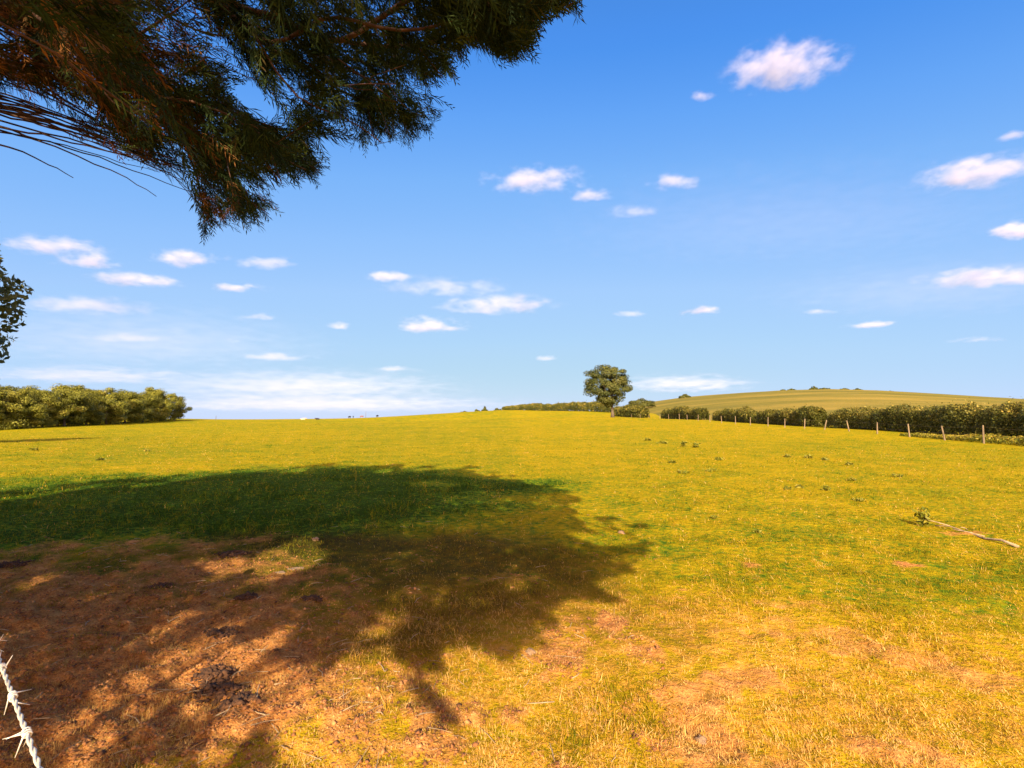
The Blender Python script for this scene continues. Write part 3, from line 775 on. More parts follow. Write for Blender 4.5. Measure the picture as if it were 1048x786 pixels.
# chains
starts = [(p, k) for p in range(cnt) for q, k in enumerate(sorted(children[p], key=lambda c: -load[c])) if (p < 29 or q > 0)]
for p, k in starts:
    ch = [p, k]
    while children[ch[-1]]: ch.append(max(children[ch[-1]], key=lambda c: load[c]))
    big = load[k] > 14
    Pc = NA[ch].copy()
    for _ in range(4):
        if len(Pc) > 2: Pc[1:-1] = .5 * Pc[1:-1] + .25 * (Pc[:-2] + Pc[2:])
    r0 = min(rad[k] * 1.05, rad[p] * .95)
    (limb if big else twig).tube([Vector(c) - off for c in Pc], [r0] + [float(max(rad[c], .003)) for c in ch[1:]], 7 if big else 4, cap=big)
limb.build('limb', REDBARK, conifer); twig.build('twigs', REDBARK, conifer)
def sprays():
    tg = np.where(istgt | (RNG.uniform(0, 1, cnt) < .3))[0]; tg = tg[tg >= 29]
    px, py, fr = project(NA[tg]); seen = (fr & (px > -250) & (px < 760) & (py > -260)) | (np.linalg.norm(NA[tg] - np.array([0, 0, 1.6]), axis=1) < 4.2)
    Vs, Fs, Vv = [], [], []; c0 = 0
    for near in (True, False):
        t_ = tg[seen == near]; per = 30 if near else 9
        idx = np.repeat(t_, per); n = len(idx)
        base = NA[idx]; pdir = unit(NA[idx] - NA[par[idx]])
        base = base - pdir * RNG.uniform(0, .32, n)[:, None] + RNG.normal(0, .05, (n, 3))
        outw = unit(np.stack([base[:, 0] - TRX, base[:, 1] - TRY, np.zeros(n)], 1))
        ax = unit(pdir * .7 + outw * .4 + RNG.normal(0, .38, (n, 3)) + np.array([0, 0, -.25]))
        L = RNG.uniform(.10, .24, n) if near else RNG.uniform(.14, .34, n)
        tip = base + ax * L[:, None]
        jit = RNG.normal(0, .012, (n, 3))
        ok = view_ok(base + jit) & view_ok(tip + jit) & shadow_ok(base) & shadow_ok(tip) & wire_ok(tip) & wire_ok(base) & wire_ok((base + tip) / 2)
        if near:   # clumps with gaps between them, sparser on the left where the twigs are bare
            q = base
            g = fbm(q[:, 0] * 2.4 + q[:, 1] * .7, q[:, 2] * 5.0 - q[:, 1] * 1.3, 300, 3)
            bx, by, _ = project(q)
            thr = .455 + .03 * sstep(260, 20, bx)
            ok &= (g > thr) | (RNG.uniform(0, 1, n) < .04)
        idx, base, ax, L, outw = idx[ok], base[ok], ax[ok], L[ok], outw[ok]; n = len(idx)
        nrm = unit(np.array([0, 0, 1.0]) + RNG.normal(0, .5, (n, 3))); sd = unit(np.cross(ax, nrm)); nrm = np.cross(sd, ax)
        ra = np.hypot(base[:, 0] - TRX, base[:, 1] - TRY)          # dead brown inner foliage, green outside
        brown = sstep(4.9, 3.3, ra + (fbm(base[:, 0] * .9, base[:, 1] * .9 + base[:, 2], 90, 3) - .5) * 2.6)
        var0 = np.where(RNG.uniform(0, 1, n) < brown * .8, .58 + .42 * RNG.uniform(0, 1, n) ** 1.6, .56 * RNG.uniform(0, 1, n) ** 1.3)
        K = 12 if near else 11
        for k in range(-1, K):
            if k < 0: b0 = base; d = ax; l = L; w = np.full(n, .006 if near else .009)
            else:
                f = .06 + .9 * k / (K - 1); sg = 1 if k % 2 else -1
                b0 = base + ax * (L * f)[:, None] - np.array([0, 0, 1.0]) * (L * .12 * f * f)[:, None]
                ang = RNG.uniform(.4, .8, n)
                d = unit(ax * np.cos(ang)[:, None] + sd * (sg * np.sin(ang))[:, None] + np.array([0, 0, -.15]) + RNG.normal(0, .15, (n, 3)))
                l = L * ((.46 - .26 * f) if near else (.62 - .42 * f)) * RNG.uniform(.6, 1.3, n); w = RNG.uniform(.005, .010, n) if near else RNG.uniform(.012, .022, n)
            wd = unit(np.cross(d, nrm) + RNG.normal(0, .2, (n, 3))) * (w * .5)[:, None]
            mid = b0 + d * (l * .5)[:, None]; t = b0 + d * l[:, None] - np.array([0, 0, 1]) * (l * .1)[:, None]
            Vs.append(np.stack([b0, mid + wd, t, mid - wd], 1).reshape(-1, 3)); Fs.append(np.arange(4 * n).reshape(n, 4) + c0); c0 += 4 * n
            Vv.append(np.repeat(np.clip(var0 + RNG.normal(0, .05, n), 0, 1), 4))
        print('sprays', near, n)
    V = np.concatenate(Vs) - np.array([TRX, TRY, 0])
    mesh_np('foliage', V, Fs, CONIFER, conifer, {'var': np.concatenate(Vv)})
sprays()
# long bare hanging stems that sweep in from the trunk below the foliage
STEMS = [([(-250, 60), (-60, 92), (0, 100), (60, 122), (120, 148), (165, 172), (215, 210)], 3.5), ([(-260, 80), (-60, 112), (0, 124), (70, 142), (130, 160), (175, 178), (228, 236)], 3.3),
         ([(-260, 70), (-50, 104), (10, 116), (90, 140), (160, 163), (215, 178), (285, 210)], 3.7), ([(-270, 95), (-50, 118), (10, 132), (80, 160), (130, 182), (160, 201)], 3.1),
         ([(-250, 50), (-40, 84), (30, 104), (100, 132), (170, 152), (240, 168), (330, 166)], 3.9), ([(-260, 110), (-40, 140), (10, 150), (50, 168), (75, 182)], 2.9),
         ([(-240, 40), (-30, 70), (40, 96), (110, 128), (150, 150), (190, 186)], 4.0), ([(-200, -60), (20, 10), (90, 40), (160, 52), (215, 60), (262, 82)], 3.4), ([(-200, -90), (30, -10), (120, 30), (190, 72), (250, 132)], 3.6), ([(-200, -40), (0, 22), (70, 52), (140, 82), (200, 118)], 3.2)]
for k in range(16):
    y0_ = random.uniform(92, 136); e_ = (random.uniform(140, 215), 0); e_ = (e_[0], 150 + (e_[0] - 140) * .5 + random.uniform(-8, 14) + (y0_ - 114) * .25)
    STEMS.append(([(-240, y0_ - 62), (-60, y0_ - 20), (0, y0_)] + [(e_[0] * f, y0_ + (e_[1] - y0_) * (f ** 1.15) + random.uniform(-1.5, 1.5)) for f in (.25, .5, .75, 1)], random.uniform(2.9, 4.0)))
for k in range(44):
    x1, y1 = random.uniform(60, 250), 0; y1 = random.uniform(20, 60 + x1 * .62); sl = random.uniform(.18, .55)
    x0_ = -random.uniform(120, 260); q_ = [(x0_ + (x1 - x0_) * f, y1 - (x1 - (x0_ + (x1 - x0_) * f)) * sl * (1.25 - .25 * f) + random.uniform(-2, 2)) for f in (0, .3, .5, .7, .85, 1)]
    STEMS.append((q_, random.uniform(2.7, 4.2)))
for k, (pts, d) in enumerate(STEMS):
    P = [Vector((TRX, TRY, 3.3 + (.12 * k if k < 10 else .03 * (k - 10))))] + [at(x_, y_, d + .04 * i_) for i_, (x_, y_) in enumerate(pts)]
    Q = []
    for a_, b_ in zip(P[:-1], P[1:]):
        for f in (0, .33, .66): Q.append(a_.lerp(b_, f) + Vector((0, 0, .006 * math.sin(len(Q) * 2.1 + k))))
    Q.append(P[-1]); mb = MB(); m_ = len(Q)
    mb.tube([q - off for q in Q], [.009 * (1 - i_ / m_) ** 1.2 + .002 for i_ in range(m_)], 6); mb.build('stem', REDBARK, conifer)
# the broadleaf tree beyond the left edge, only its twig ends show
t = empty('field_tree', (lx, ly, hz(lx, ly)), 'broadleaf tree cut off by the left edge, leafy twig ends against the sky', 'tree')
tree_parts(t, 5.6, 3.9, 1.9, 200, 44000, .055, 21, LEAF, .22, nlimb=14, leaf_ok=left_ok)
t = empty('field_tree', (-42.6, 34, hz(-42.6, 34)), 'round tree left of the view whose shadow strip lies in the far field', 'tree')
tree_parts(t, 7.2, 4.4, 1.6, 50, 5000, .3, 23, LEAF, .25, nlimb=6)

# ------------------------------------------------------------------ barbed wire strand at the lower left, with its posts outside the view
dirw = (WB - WA); dirw.z = 0; dirw.normalize()
p0 = WA - dirw * 1.6; p1 = WA + dirw * 3.2
wz = WA.z
wire = empty('barbed_wire', (WA.x, WA.y, wz), 'sunlit twisted barbed wire strand crossing the lower left corner', 'barbed wire')
sidew = Vector((-dirw.y, dirw.x, 0))
for ph in (0, PI):
    mb = MB(); pts = []
    for k in range(900):
        s = -1.6 + 4.8 * k / 899; an = s * 2 * PI / .04 + ph
        pts.append(dirw * s + sidew * (math.cos(an) * .0012) + Vector((0, 0, math.sin(an) * .0012)))
    mb.tube(pts, [.00115] * 900, 6); mb.build('strand', WIRE, wire)
s = -1.55; bi = 0
tA = (at(19, 753, 1) - Vector((0, 0, CAMZ)))
def wire_s(px, py):
    x, z = ray(px, py); d = (wz - CAMZ) / z; return (Vector((x * d, d, wz)) - WA).dot(dirw)
sb1, sb0 = wire_s(19, 753), wire_s(8.4, 714)
stp = sb0 - sb1
s = sb1 - stp * 12
while s < 3.1:
    mb = MB()
    for w in range(2):
        pts = []; a0 = random.uniform(0, 6.28); q = s + (w - .5) * .006
        r = .0032
        for k in range(14):
            an = a0 + k / 13 * 2 * PI * 1.6
            pts.append(dirw * (q + (k - 6.5) * .0006) + sidew * (math.cos(an) * r) + Vector((0, 0, math.sin(an) * r)))
        t0 = pts[1] - pts[0]; t1 = pts[-1] - pts[-2]
        e0 = pts[0] - t0.normalized() * .014 - dirw * .003; e1 = pts[-1] + t1.normalized() * .014 + dirw * .003
        mb.tube([e0] + pts + [e1], [.0003] + [.0008] * 14 + [.0003], 5)
    mb.build('barb', WIRE, wire); s += stp
for (sv, lb) in ((3.2, 'wooden post carrying the barbed wire, out of view to the left'), (-1.6, 'wooden post carrying the barbed wire, out of view behind')):
    p = WA + dirw * sv; g = hz(p.x, p.y); mb = MB()
    mb.tube([Vector((0, 0, -.3)), Vector((0, 0, (wz - g) * .5)), Vector((0, 0, wz - g + .12))], [.055, .052, .048], 10); o = mb.build('fence_post', POSTWOOD)
    o.location = (p.x - sidew.x * .05, p.y - sidew.y * .05, g); tag(o, lb, 'post')

# ------------------------------------------------------------------ small things lying and growing in the pasture
def lump(name, px, py, r, flat, mat, label, cat, seed, group=None, sink=.3):
    p = ground_hit(px, py); z = p.z + float(micro(np.array([p.x]), np.array([p.y]))[0])
    import bmesh
    bm = bmesh.new(); bmesh.ops.create_icosphere(bm, subdivisions=4, radius=1)
    rs = np.random.default_rng(seed); o3 = rs.uniform(0, 50, 3)
    for v in bm.verts:
        c = np.array(v.co); n = float(fbm(np.array([c[0] * 1.7 + o3[0] + c[2]]), np.array([c[1] * 1.7 + o3[1] - c[2]]), seed, 3)[0]) - .5
        n2 = float(fbm(np.array([c[0] * 6 + o3[1]]), np.array([c[1] * 6 + c[2] * 5]), seed + 3, 3)[0]) - .5
        v.co = v.co * (1 + n * 1.0 + n2 * (1.3 if name == 'dung_clump' else .45)); v.co.z *= flat
    me = bpy.data.meshes.new(name); bm.to_mesh(me); bm.free()
    for q in me.polygons: q.use_smooth = True
    me.materials.append(mat); o = bpy.data.objects.new(name, me); col.objects.link(o)
    o.scale = (r, r * .85, r); o.location = (p.x, p.y, z + r * flat * sink); o.rotation_euler = (0, 0, rs.uniform(0, 6))
    return tag(o, label, cat, group)
lump('stone', 323, 553, .042, .7, STONE, 'small pale round stone in the shaded grass', 'stone', 1)
lump('stone', 300, 582, .09, .22, STONE, 'flat pinkish stone half sunk at the edge of the bare soil', 'stone', 2)
lump('stone', 286, 586, .06, .22, STONE, 'smaller flat stone lying left of the pinkish one', 'stone', 3)
lump('stone', 543, 668, .035, .6, STONE, 'small whitish stone at the lower edge of the tree shade', 'stone', 4)
lump('stone', 718, 757, .028, .6, STONE, 'tiny pale stone in dry grass near the bottom of the photo', 'stone', 5)
lump('stone', 636, 545, .05, .5, STONE, 'pale stone in sunny grass right of the shadow', 'stone', 6)
for k, (px, py, r, lb) in enumerate([(222, 706, .13, 'largest dark dung clump on the bare soil at lower left'), (248, 716, .07, 'dark dung lump just right of the largest clump'), (232, 722, .06, 'small dark dung lump below the largest clump'),
        (220, 692, .10, 'dark crusted clod above the largest dung clump'), (238, 568, .14, 'dark dung patch at the edge of turf and soil, upper middle of the shade'), (228, 648, .10, 'dark clod between two sunlit streaks on the soil'), (253, 612, .08, 'small dark clod on the soil below the sunlit patch'),
        (165, 600, .09, 'small dark clod on the soil at the left of the shade'), (14, 578, .14, 'dark lump at the left edge where turf meets soil'), (318, 612, .07, 'small dark clod right of the other clods under the shade')]):
    p = ground_hit(px, py); rs = np.random.default_rng(20 + k); n = int(130 + 900 * r)
    rr = r * .9 * np.sqrt(rs.uniform(0, 1, n)) * (1 + .3 * np.sin(3 * rs.uniform(0, 6.28, n))); aa = rs.uniform(0, 2 * PI, n)
    x = p.x + np.cos(aa) * rr * 1.2; y = p.y + np.sin(aa) * rr * .9; sz = (.008 + .02 * rs.beta(1.2, 3, n))
    z = height(x, y) + micro(x, y) + sz * .4 + .12 * r * np.clip(1 - rr / r, 0, 1) * rs.uniform(0, 1, n)
    oct_ = np.array([[1, 0, 0], [0, 1, 0], [-1, 0, 0], [0, -1, 0], [0, 0, .7], [0, 0, -.7]], float)
    V = np.stack([x - p.x, y - p.y, z - p.z], 1)[:, None] + (oct_[None] * rs.uniform(.5, 1.5, (n, 6, 1)) + rs.normal(0, .2, (n, 6, 3))) * sz[:, None, None]
    f = np.array([[0, 1, 4], [1, 2, 4], [2, 3, 4], [3, 0, 4], [1, 0, 5], [2, 1, 5], [3, 2, 5], [0, 3, 5]])
    o = mesh_np('dung_clump', V.reshape(-1, 3), [(np.arange(n)[:, None, None] * 6 + f[None]).reshape(-1, 3)], DUNG); o.location = p
    tag(o, lb, 'dung', 'dark clods and dung under the tree')

# crumbs of trodden earth and straw: nobody could count them
def clods():
    n = 90000; u = RNG.uniform(-1.4, .3, n); d = np.exp(RNG.uniform(math.log(1.6), math.log(9), n)); x, y = u * d, d
    k = RNG.uniform(0, 1, n) < soil_at(x, y) * .8; x, y = x[k], y[k]; n = len(x)
    r = .004 + .022 * RNG.beta(1, 5, n); z = height(x, y) + micro(x, y) + r * .2
    oct_ = np.array([[1, 0, 0], [0, 1, 0], [-1, 0, 0], [0, -1, 0], [0, 0, .7], [0, 0, -.7]], float)
    V = np.stack([x, y, z], 1)[:, None] + oct_[None] * r[:, None, None] * RNG.uniform(.5, 1.4, (n, 6, 1)) + RNG.normal(0, .15, (n, 6, 3)) * r[:, None, None]
    f = np.array([[0, 1, 4], [1, 2, 4], [2, 3, 4], [3, 0, 4], [1, 0, 5], [2, 1, 5], [3, 2, 5], [0, 3, 5]])
    F3 = (np.arange(n)[:, None, None] * 6 + f[None]).reshape(-1, 3)
    tag(mesh_np('soil_crumbs', V.reshape(-1, 3), [F3], EARTH), 'loose crumbs of brown earth on the trodden bare soil under the tree', 'soil crumbs', kind='stuff')
EARTH = solid_mat('loose_earth', [(.32, (.06, .022, .008)), (.5, (.26, .10, .03)), (.68, (.55, .27, .09))], 9, .95, .5)
clods()

def litter():
    mb = MB(); rs = random.Random(3)
    for k in range(520):
        d = math.exp(rs.uniform(math.log(1.8), math.log(8.5))); u = rs.uniform(-1.3, .25); x, y = u * d, d
        if soil_at(np.array([x]), np.array([y]))[0] < .15 and rs.random() < .8: continue
        z = hz(x, y) + float(micro(np.array([x]), np.array([y]))[0]) + .006; a = rs.uniform(0, 6.28); l = rs.uniform(.03, .16); w = rs.uniform(.0015, .004)
        e = Vector((math.cos(a) * l, math.sin(a) * l, rs.uniform(-.004, .02))); p = Vector((x, y, z))
        mb.tube([p, p + e * .5 + Vector((rs.uniform(-.01, .01), rs.uniform(-.01, .01), .004)), p + e], [w, w * .9, w * .5], 4, False)
    o = mb.build('twig_litter', STICK); tag(o, 'fallen twigs and bark bits littering the bare soil under the conifer', 'twig litter', kind='stuff')
litter()

# dead branch lying in the grass at right
pb = [ground_hit(*q) for q in ((957, 539), (972, 541), (990, 545), (1008, 552), (1026, 556), (1042, 560))]
br = empty('fallen_branch', pb[0], 'thin bleached dead branch lying in the grass at right, pale broken end', 'branch')
mb = MB(); mb.tube([q - pb[0] + Vector((0, 0, .016 + .02 * math.sin(k * 2))) for k, q in enumerate(pb)], [.007, .009, .011, .013, .016, .02], 8)
mb.build('stick', STICK, br)
for (k, dx, dy) in ((1, .25, .2), (2, .2, -.12), (3, .3, .14)):
    q = pb[k] - pb[0] + Vector((0, 0, .04)); mb = MB(); mb.tube([q, q + Vector((-dx * .5, dy * .6, .04)), q + Vector((-dx, dy, .06))], [.008, .006, .003], 5); mb.build('side_twig', STICK, br)

def plant(name, px, py, h, w, n, label, cat, seed, group=None, leafs=None):
    global RNG
    keepr = RNG; RNG = np.random.default_rng(seed)
    p = ground_hit(px, py); r = empty(name, p, label, cat, group)
    sb = MB(); P = []; Nn = []
    for q in range(7):
        a = RNG.uniform(0, 6.28); l = RNG.uniform(.5, 1) * h; t = Vector((math.cos(a) * w * .4 * RNG.uniform(.2, 1), math.sin(a) * w * .4 * RNG.uniform(.2, 1), l))
        sb.tube([Vector((0, 0, -.02)), t * .5 + Vector((0, 0, .02)), t], [.006 + h * .006, .004 + h * .004, .002], 5)
        for k in range(n // 7):
            f = RNG.uniform(.12, 1); P.append(np.array(t) * f + RNG.normal(0, 1, 3) * np.array([w * .16, w * .16, h * .06])); Nn.append(RNG.normal(0, .6, 3) + np.array([0, -.3, .6]))
    P = np.array(P); P[:, 2] = np.maximum(P[:, 2], .01)
    V, Fq = leaf_quads(P, unit(np.array(Nn)), (leafs or h * .16) * RNG.uniform(.6, 1.5, len(P)), aspect=2.6)
    mesh_np('leaves', V, [Fq], WEED, r, {'var': np.repeat(np.clip(RNG.normal(.35, .22, len(P)), 0, 1), 4)})
    sb.build('stems', WEED, r)
    RNG = keepr
plant('thistle', 946, 538, .27, .2, 120, 'tall dark green thistle beside the fallen branch at right', 'thistle', 5, leafs=.028)
wl = [(663, 451, 'weed tuft below the left end of the fence, first from left'), (678, 454, 'wide weed tuft in the small cluster below the short dark hedge piece'), (700, 457, 'tall dock weed in the cluster below the short dark hedge piece'), (712, 458, 'weed tuft just right of the tall dock weed'),
      (689, 474, 'weed tuft standing alone nearer than the dock cluster'), (700, 484, 'broad low green weed patch in the middle field'), (728, 482, 'small weed beside the broad low green weed patch'), (735, 471, 'weed tuft further right of the lone mid-field tuft'),
      (806, 468, 'weed tuft below the fence, left of three in a row'), (828, 469, 'weed tuft below the fence, middle of three in a row'), (845, 471, 'weed tuft below the fence, right of three in a row'), (870, 476, 'dark weed tuft right of the row of three'),
      (919, 488, 'dark weed tuft in the right field nearest the leaning post'), (872, 492, 'weed tuft in mid field at right'), (806, 501, 'weed left of a close pair in the right field'), (818, 499, 'weed right of a close pair in the right field'),
      (846, 502, 'dark upright weed tuft right of the close pair'), (879, 513, 'low wide weed tuft left of the thistle'), (731, 530, 'small dark weed in sunny grass right of the tree shadow'), (775, 545, 'small green weed above the bare earth patch at right'),
      (35, 461, 'weed tuft in the far left field near the tree shadow strip'), (102, 471, 'dark weed tuft in the left field above the big shadow'), (150, 462, 'pale weed tuft in the left field')]
for k, (px, py, lb) in enumerate(wl):
    g = ground_hit(px, py); d = g.y; tallw = 'tall' in lb or 'upright' in lb
    plant('weed', px, py, (6 if tallw else 2.4) * d / F * random.uniform(.8, 1.1), (13 if 'wide' in lb or 'broad' in lb else 6.5) * d / F, 70, lb, 'weed', 200 + k, 'weeds scattered over the pasture', leafs=d * .0032)

# ------------------------------------------------------------------ clouds: real volumes kilometres away
def cloud_mat():
    m, nt, o = new_mat('cloud_vapour')
    tc = nd(nt, 'ShaderNodeTexCoord'); oi = nd(nt, 'ShaderNodeObjectInfo'); g = nd(nt, 'ShaderNodeNewGeometry')
    sx = nd(nt, 'ShaderNodeSeparateXYZ'); nt.links.new(tc.outputs['Object'], sx.inputs[0])
    dn = nd(nt, 'ShaderNodeSeparateColor'); nt.links.new(oi.outputs['Color'], dn.inputs[0])
    # noise in units of the cloud's own thickness
    mp = nd(nt, 'ShaderNodeVectorMath', operation='MULTIPLY'); nt.links.new(g.outputs['Position'], mp.inputs[0]); cs_ = nd(nt, 'ShaderNodeCombineXYZ'); g1_ = dn.outputs[1]
    nt.links.new(mth(nt, 'MULTIPLY', g1_, .0075), cs_.inputs[0]); nt.links.new(mth(nt, 'MULTIPLY', g1_, .0075), cs_.inputs[1]); nt.links.new(mth(nt, 'MULTIPLY', mth(nt, 'MULTIPLY', g1_, dn.outputs[2]), .017), cs_.inputs[2]); nt.links.new(cs_.outputs[0], mp.inputs[1])
    n1 = noise(nt, 1.0, 7, .62, mp.outputs[0])
    zz = mth(nt, 'MULTIPLY', sx.outputs[2], mth(nt, 'ADD', 1.0, mth(nt, 'MULTIPLY', mth(nt, 'LESS_THAN', sx.outputs[2], 0.0), .5)))
    r2 = mth(nt, 'ADD', mth(nt, 'ADD', mth(nt, 'POWER', sx.outputs[0], 2), mth(nt, 'POWER', sx.outputs[1], 2)), mth(nt, 'POWER', zz, 2))
    fall = mth(nt, 'SUBTRACT', 1.0, mth(nt, 'SQRT', r2))
    dd = mth(nt, 'ADD', mth(nt, 'MULTIPLY', fall, 1.9), mth(nt, 'MULTIPLY_ADD', n1, 4.6, -2.85))
    dd = mth(nt, 'POWER', mth(nt, 'MULTIPLY', dd, .8, clamp=True), 1.3)
    soft = mth(nt, 'MULTIPLY', fall, 3.0, clamp=True)
    dens = mth(nt, 'MULTIPLY', mth(nt, 'MULTIPLY', dd, soft), mth(nt, 'MULTIPLY', dn.outputs[0], .01))
    pv = nd(nt, 'ShaderNodeVolumePrincipled'); pv.inputs['Color'].default_value = (.75, .75, .92, 1); pv.inputs['Anisotropy'].default_value = -.25
    nt.links.new(dens, pv.inputs['Density']); nt.links.new(pv.outputs[0], o.inputs['Volume'])
    return m
CLOUD = cloud_mat()
def cloud(px, py, w, h, d, tau, label, seed, tilt=0.0, wedge=0.0):
    c = at(px, py, d); W = w * d / F * .56; Hh = h * d / F * .5
    import bmesh
    bm = bmesh.new(); bmesh.ops.create_icosphere(bm, subdivisions=4, radius=1)
    for v in bm.verts:
        x, y, z = v.co
        if wedge: v.co.z *= 1 + wedge * x
        if z < 0: v.co.z *= .72
    me = bpy.data.meshes.new('cloud'); bm.to_mesh(me); bm.free(); me.materials.append(CLOUD)
    o = bpy.data.objects.new('cloud', me); col.objects.link(o)
    depth = max(W * .6, Hh * 1.2)
    o.location = c; o.scale = (W * 1.18, depth, Hh * 1.35); o.rotation_euler = (0, -tilt * .6, 0)
    o.color = (tau / (depth * 1.0) * 100, 3500 / d, 1.0 if d < 8500 else 2.2, 1)
    tag(o, label, 'cloud', 'clouds in the blue sky')
CL = [(803,70,128,46,3000,5,'biggest bright white cloud high at upper right',.12,.45),(718,99,28,11,3000,1.6,'faint wisp just below left of the biggest high cloud',0,0),
 (547,185,108,20,3600,5,'long white cloud just left of the centre of the sky',0,-.25),(606,200,50,14,3700,2.4,'thin slanting wisp under the right end of the long central cloud',.12,0),(692,187,60,13,3700,3,'small flat cloud right of the long central cloud',.05,0),
 (648,217,60,11,3900,1.2,'very faint wisp below the small flat central cloud',.04,0),(1000,178,128,34,3400,4.6,'upper bright cloud cut by the right edge',.1,.1),(1044,237,52,24,3800,4,'middle puffy cloud cut by the right edge',0,0),
 (1010,285,134,22,4200,4,'lower long flat cloud cut by the right edge',0,0),(1038,139,44,8,3200,1.6,'thin streak high at the right edge',.12,0),(717,319,48,11,5200,3,'small white cloud low above the hill left slope',0,0),
 (890,333,50,9,5600,2.4,'small streak cloud low above the hill right slope',.06,0),(838,319,38,7,5400,1.1,'faint streak left of the small low cloud over the hill',0,0),(55,253,104,18,4200,3,'topmost flat cloud of the left group',0,.1),
 (90,268,70,17,4300,3.2,'second cloud down in the left group, broad and puffy',0,0),(192,266,80,18,4300,3.2,'puffy cloud of the left group below the hanging branch tip',.03,0),(138,287,94,16,4500,3.6,'long cloud lowest in the middle of the left group',-.04,0),
 (274,270,72,11,4400,1.9,'thin wispy cloud right of the left group',.08,0),(243,295,60,9,4700,3,'narrow bright cloud below the wispy one',0,0),(88,314,140,22,4900,1.7,'wide pale faint cloud behind the left edge tree',0,0),
 (263,325,50,9,5200,1.2,'faint flat cloud below the narrow bright one',0,0),(350,334,28,11,5300,2.3,'small lone puff left of the central pair',0,0),(243,349,28,8,5600,1.2,'tiny faint puff above the low streak at left',0,0),
 (282,366,92,10,6000,1.3,'low faint streak above the cloud bank',-.03,0),(405,284,64,11,4600,3.4,'narrow white cloud at the top of the central low group',0,0),(455,295,140,11,4700,2,'long thin pale streak in the central low group',0,0),
 (510,313,126,20,4900,3.2,'wide cloud in the central low group with pale right end',0,0),(440,334,80,19,5200,3.2,'lowest puffy cloud of the central low group',0,-.1),(405,378,54,8,6200,1.1,'faint streak low over the cloud bank right side',0,0),
 (130,346,100,11,5600,.9,'very faint streak above the wood',0,0),(643,321,34,9,5300,.9,'very faint puff right of the central low group',0,0),(560,367,34,7,6200,1,'tiny faint streak above the far hedge',0,0),(1000,348,56,7,5900,1,'faint low streak near the right edge',0,0)]
for k, (px, py, w, h, d, tau, lb, ti, we) in enumerate(CL): cloud(px, py, w, h, d, tau * .42, lb, k, ti, we)
for k, (px, py, w, h, d, tau, lb) in enumerate([(800,228,560,70,9300,.16,'thin veil of high cloud crossing the right half of the sky'),(150,352,420,80,9200,.2,'hazy veil of cloud low over the left of the field'),(950,300,380,60,9400,.14,'faint veil of cloud low above the right end of the hill'),(310,396,350,38,9000,.55,'upper layer of the wide grey white cloud bank on the skyline'),(325,414,430,26,9600,.6,'lower layer of the wide grey white cloud bank on the skyline'),(700,394,150,24,9800,.6,'pale low cloud bank behind the lone tree and hill'),
        (90,385,240,22,9900,.5,'pale thin low cloud layer above the wood')]): cloud(px, py, w, h, d, tau, lb, 90 + k)

# ------------------------------------------------------------------ sky, sun, camera
w = bpy.data.worlds.new('World'); sc.world = w; w.use_nodes = True
nt = w.node_tree; nt.nodes.clear()
sky = nt.nodes.new('ShaderNodeTexSky'); sky.sky_type = 'NISHITA'; sky.sun_disc = False
sky.sun_elevation = SUN_EL
az = math.atan2(-SH[0], -SH[1])          # compass direction of the sun, from +y towards +x
sky.sun_rotation = az
sky.air_density = 1.0; sky.dust_density = .3; sky.ozone_density = 3.0; sky.altitude = 100
# the camera's tone curve on the sky: keeps the zenith a deep blue and the horizon from burning out
sky.dust_density = 0.0; sky.ozone_density = 6.0
def vmul(a, b):
    m_ = nt.nodes.new('ShaderNodeVectorMath'); m_.operation = 'MULTIPLY'; nt.links.new(a, m_.inputs[0]); m_.inputs[1].default_value = b; return m_.outputs[0]
cv = nt.nodes.new('ShaderNodeRGBCurve'); nt.links.new(vmul(sky.outputs[0], (.1, .1, .1)), cv.inputs['Color'])
for ch, pts in ((0, [(0, 0), (.058, .076), (.072, .135), (.09, .205), (.121, .287), (.17, .381), (.3, .46), (.59, .56), (1, .68)]),
                (1, [(0, 0), (.125, .30), (.153, .385), (.191, .47), (.254, .546), (.35, .625), (.53, .69), (.85, .745), (1, .76)]),
                (2, [(0, 0), (.27, .855), (.33, .93), (.4, .96), (.51, .99), (.67, .995), (.86, .96), (.93, .925), (1, .9)])):
    c_ = cv.mapping.curves[ch]
    c_.points[0].location = pts[0]; c_.points[-1].location = pts[-1]
    for p_ in pts[1:-1]: c_.points.new(*p_)
    for p_ in c_.points: p_.handle_type = 'VECTOR'
cv.mapping.update()
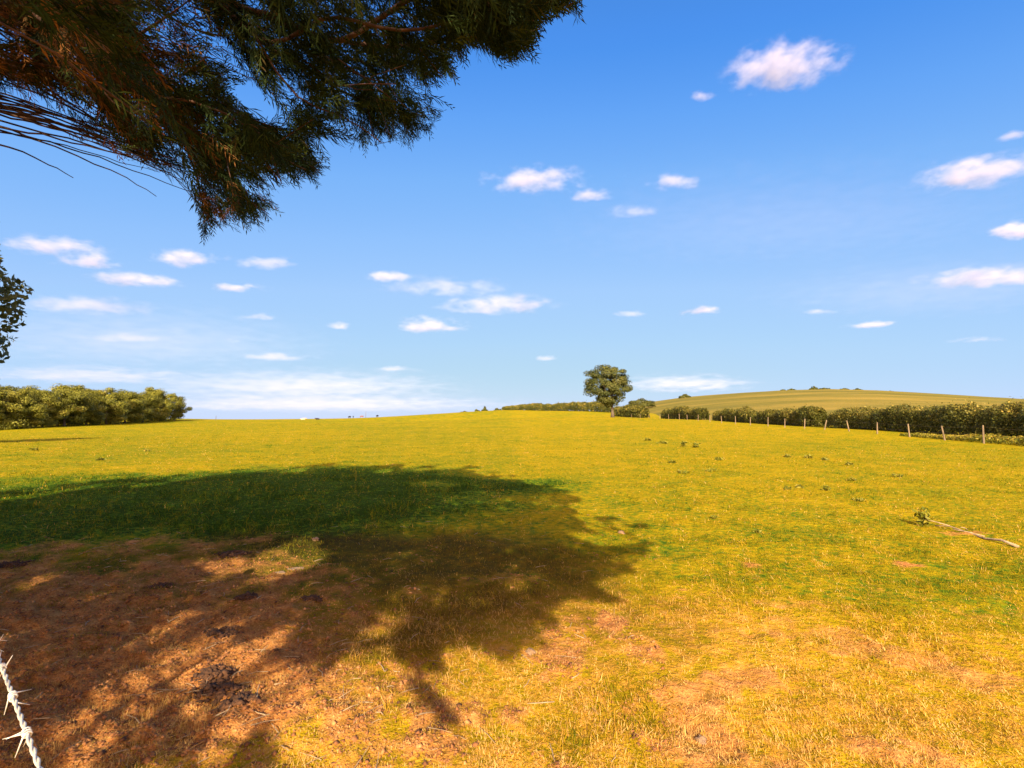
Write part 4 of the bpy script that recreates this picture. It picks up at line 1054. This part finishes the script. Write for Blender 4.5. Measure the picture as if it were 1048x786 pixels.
# broad warm glow added round the sun, behind the camera, to lift the shade
g_ = nt.nodes.new('ShaderNodeNewGeometry'); dt = nt.nodes.new('ShaderNodeVectorMath'); dt.operation = 'DOT_PRODUCT'
nt.links.new(g_.outputs['Incoming'], dt.inputs[0]); dt.inputs[1].default_value = (SH[0] * math.cos(SUN_EL), SH[1] * math.cos(SUN_EL), -math.sin(SUN_EL))
gl = mth(nt, 'POWER', mth(nt, 'MAXIMUM', dt.outputs['Value'], 0.0), 3.0)
ad = nt.nodes.new('ShaderNodeVectorMath'); ad.operation = 'MULTIPLY_ADD'
cb = nt.nodes.new('ShaderNodeCombineXYZ'); [nt.links.new(gl, cb.inputs[q]) for q in range(3)]
nt.links.new(cb.outputs[0], ad.inputs[0]); ad.inputs[1].default_value = (4.6, 2.35, .8); nt.links.new(cv.outputs[0], ad.inputs[2])
EXPO = 1.3
skyc = vmul(ad.outputs[0], tuple([1 / (.15 * 2 ** EXPO)] * 3))
bg = nt.nodes.new('ShaderNodeBackground'); bg.inputs['Strength'].default_value = .15
out = nt.nodes.new('ShaderNodeOutputWorld')
nt.links.new(skyc, bg.inputs['Color']); nt.links.new(bg.outputs[0], out.inputs['Surface'])
sl = bpy.data.lights.new('sun', 'SUN'); sl.energy = 4.8; sl.angle = math.radians(.4); sl.color = (1, .83, .58)
so = bpy.data.objects.new('sun', sl); col.objects.link(so)
so.rotation_euler = Vector((SH[0] * math.cos(SUN_EL), SH[1] * math.cos(SUN_EL), -math.sin(SUN_EL))).to_track_quat('-Z', 'Y').to_euler()
cam = bpy.data.cameras.new('camera'); cam.sensor_width = 36; cam.lens = 36 * F / 1048; cam.clip_start = .02; cam.clip_end = 30000
co = bpy.data.objects.new('camera', cam); col.objects.link(co); co.location = (0, 0, CAMZ); co.rotation_euler = (PI / 2 + PITCH, 0, 0)
sc.camera = co
sc.view_settings.view_transform = 'Standard'; sc.view_settings.look = 'None'; sc.view_settings.exposure = EXPO; sc.view_settings.gamma = 1
sc.cycles.volume_bounces = 3; sc.cycles.volume_step_rate = .6; sc.cycles.volume_max_steps = 96
sc.cycles.use_denoising = True; sc.cycles.max_bounces = 6; sc.cycles.diffuse_bounces = 4; sc.cycles.transparent_max_bounces = 8
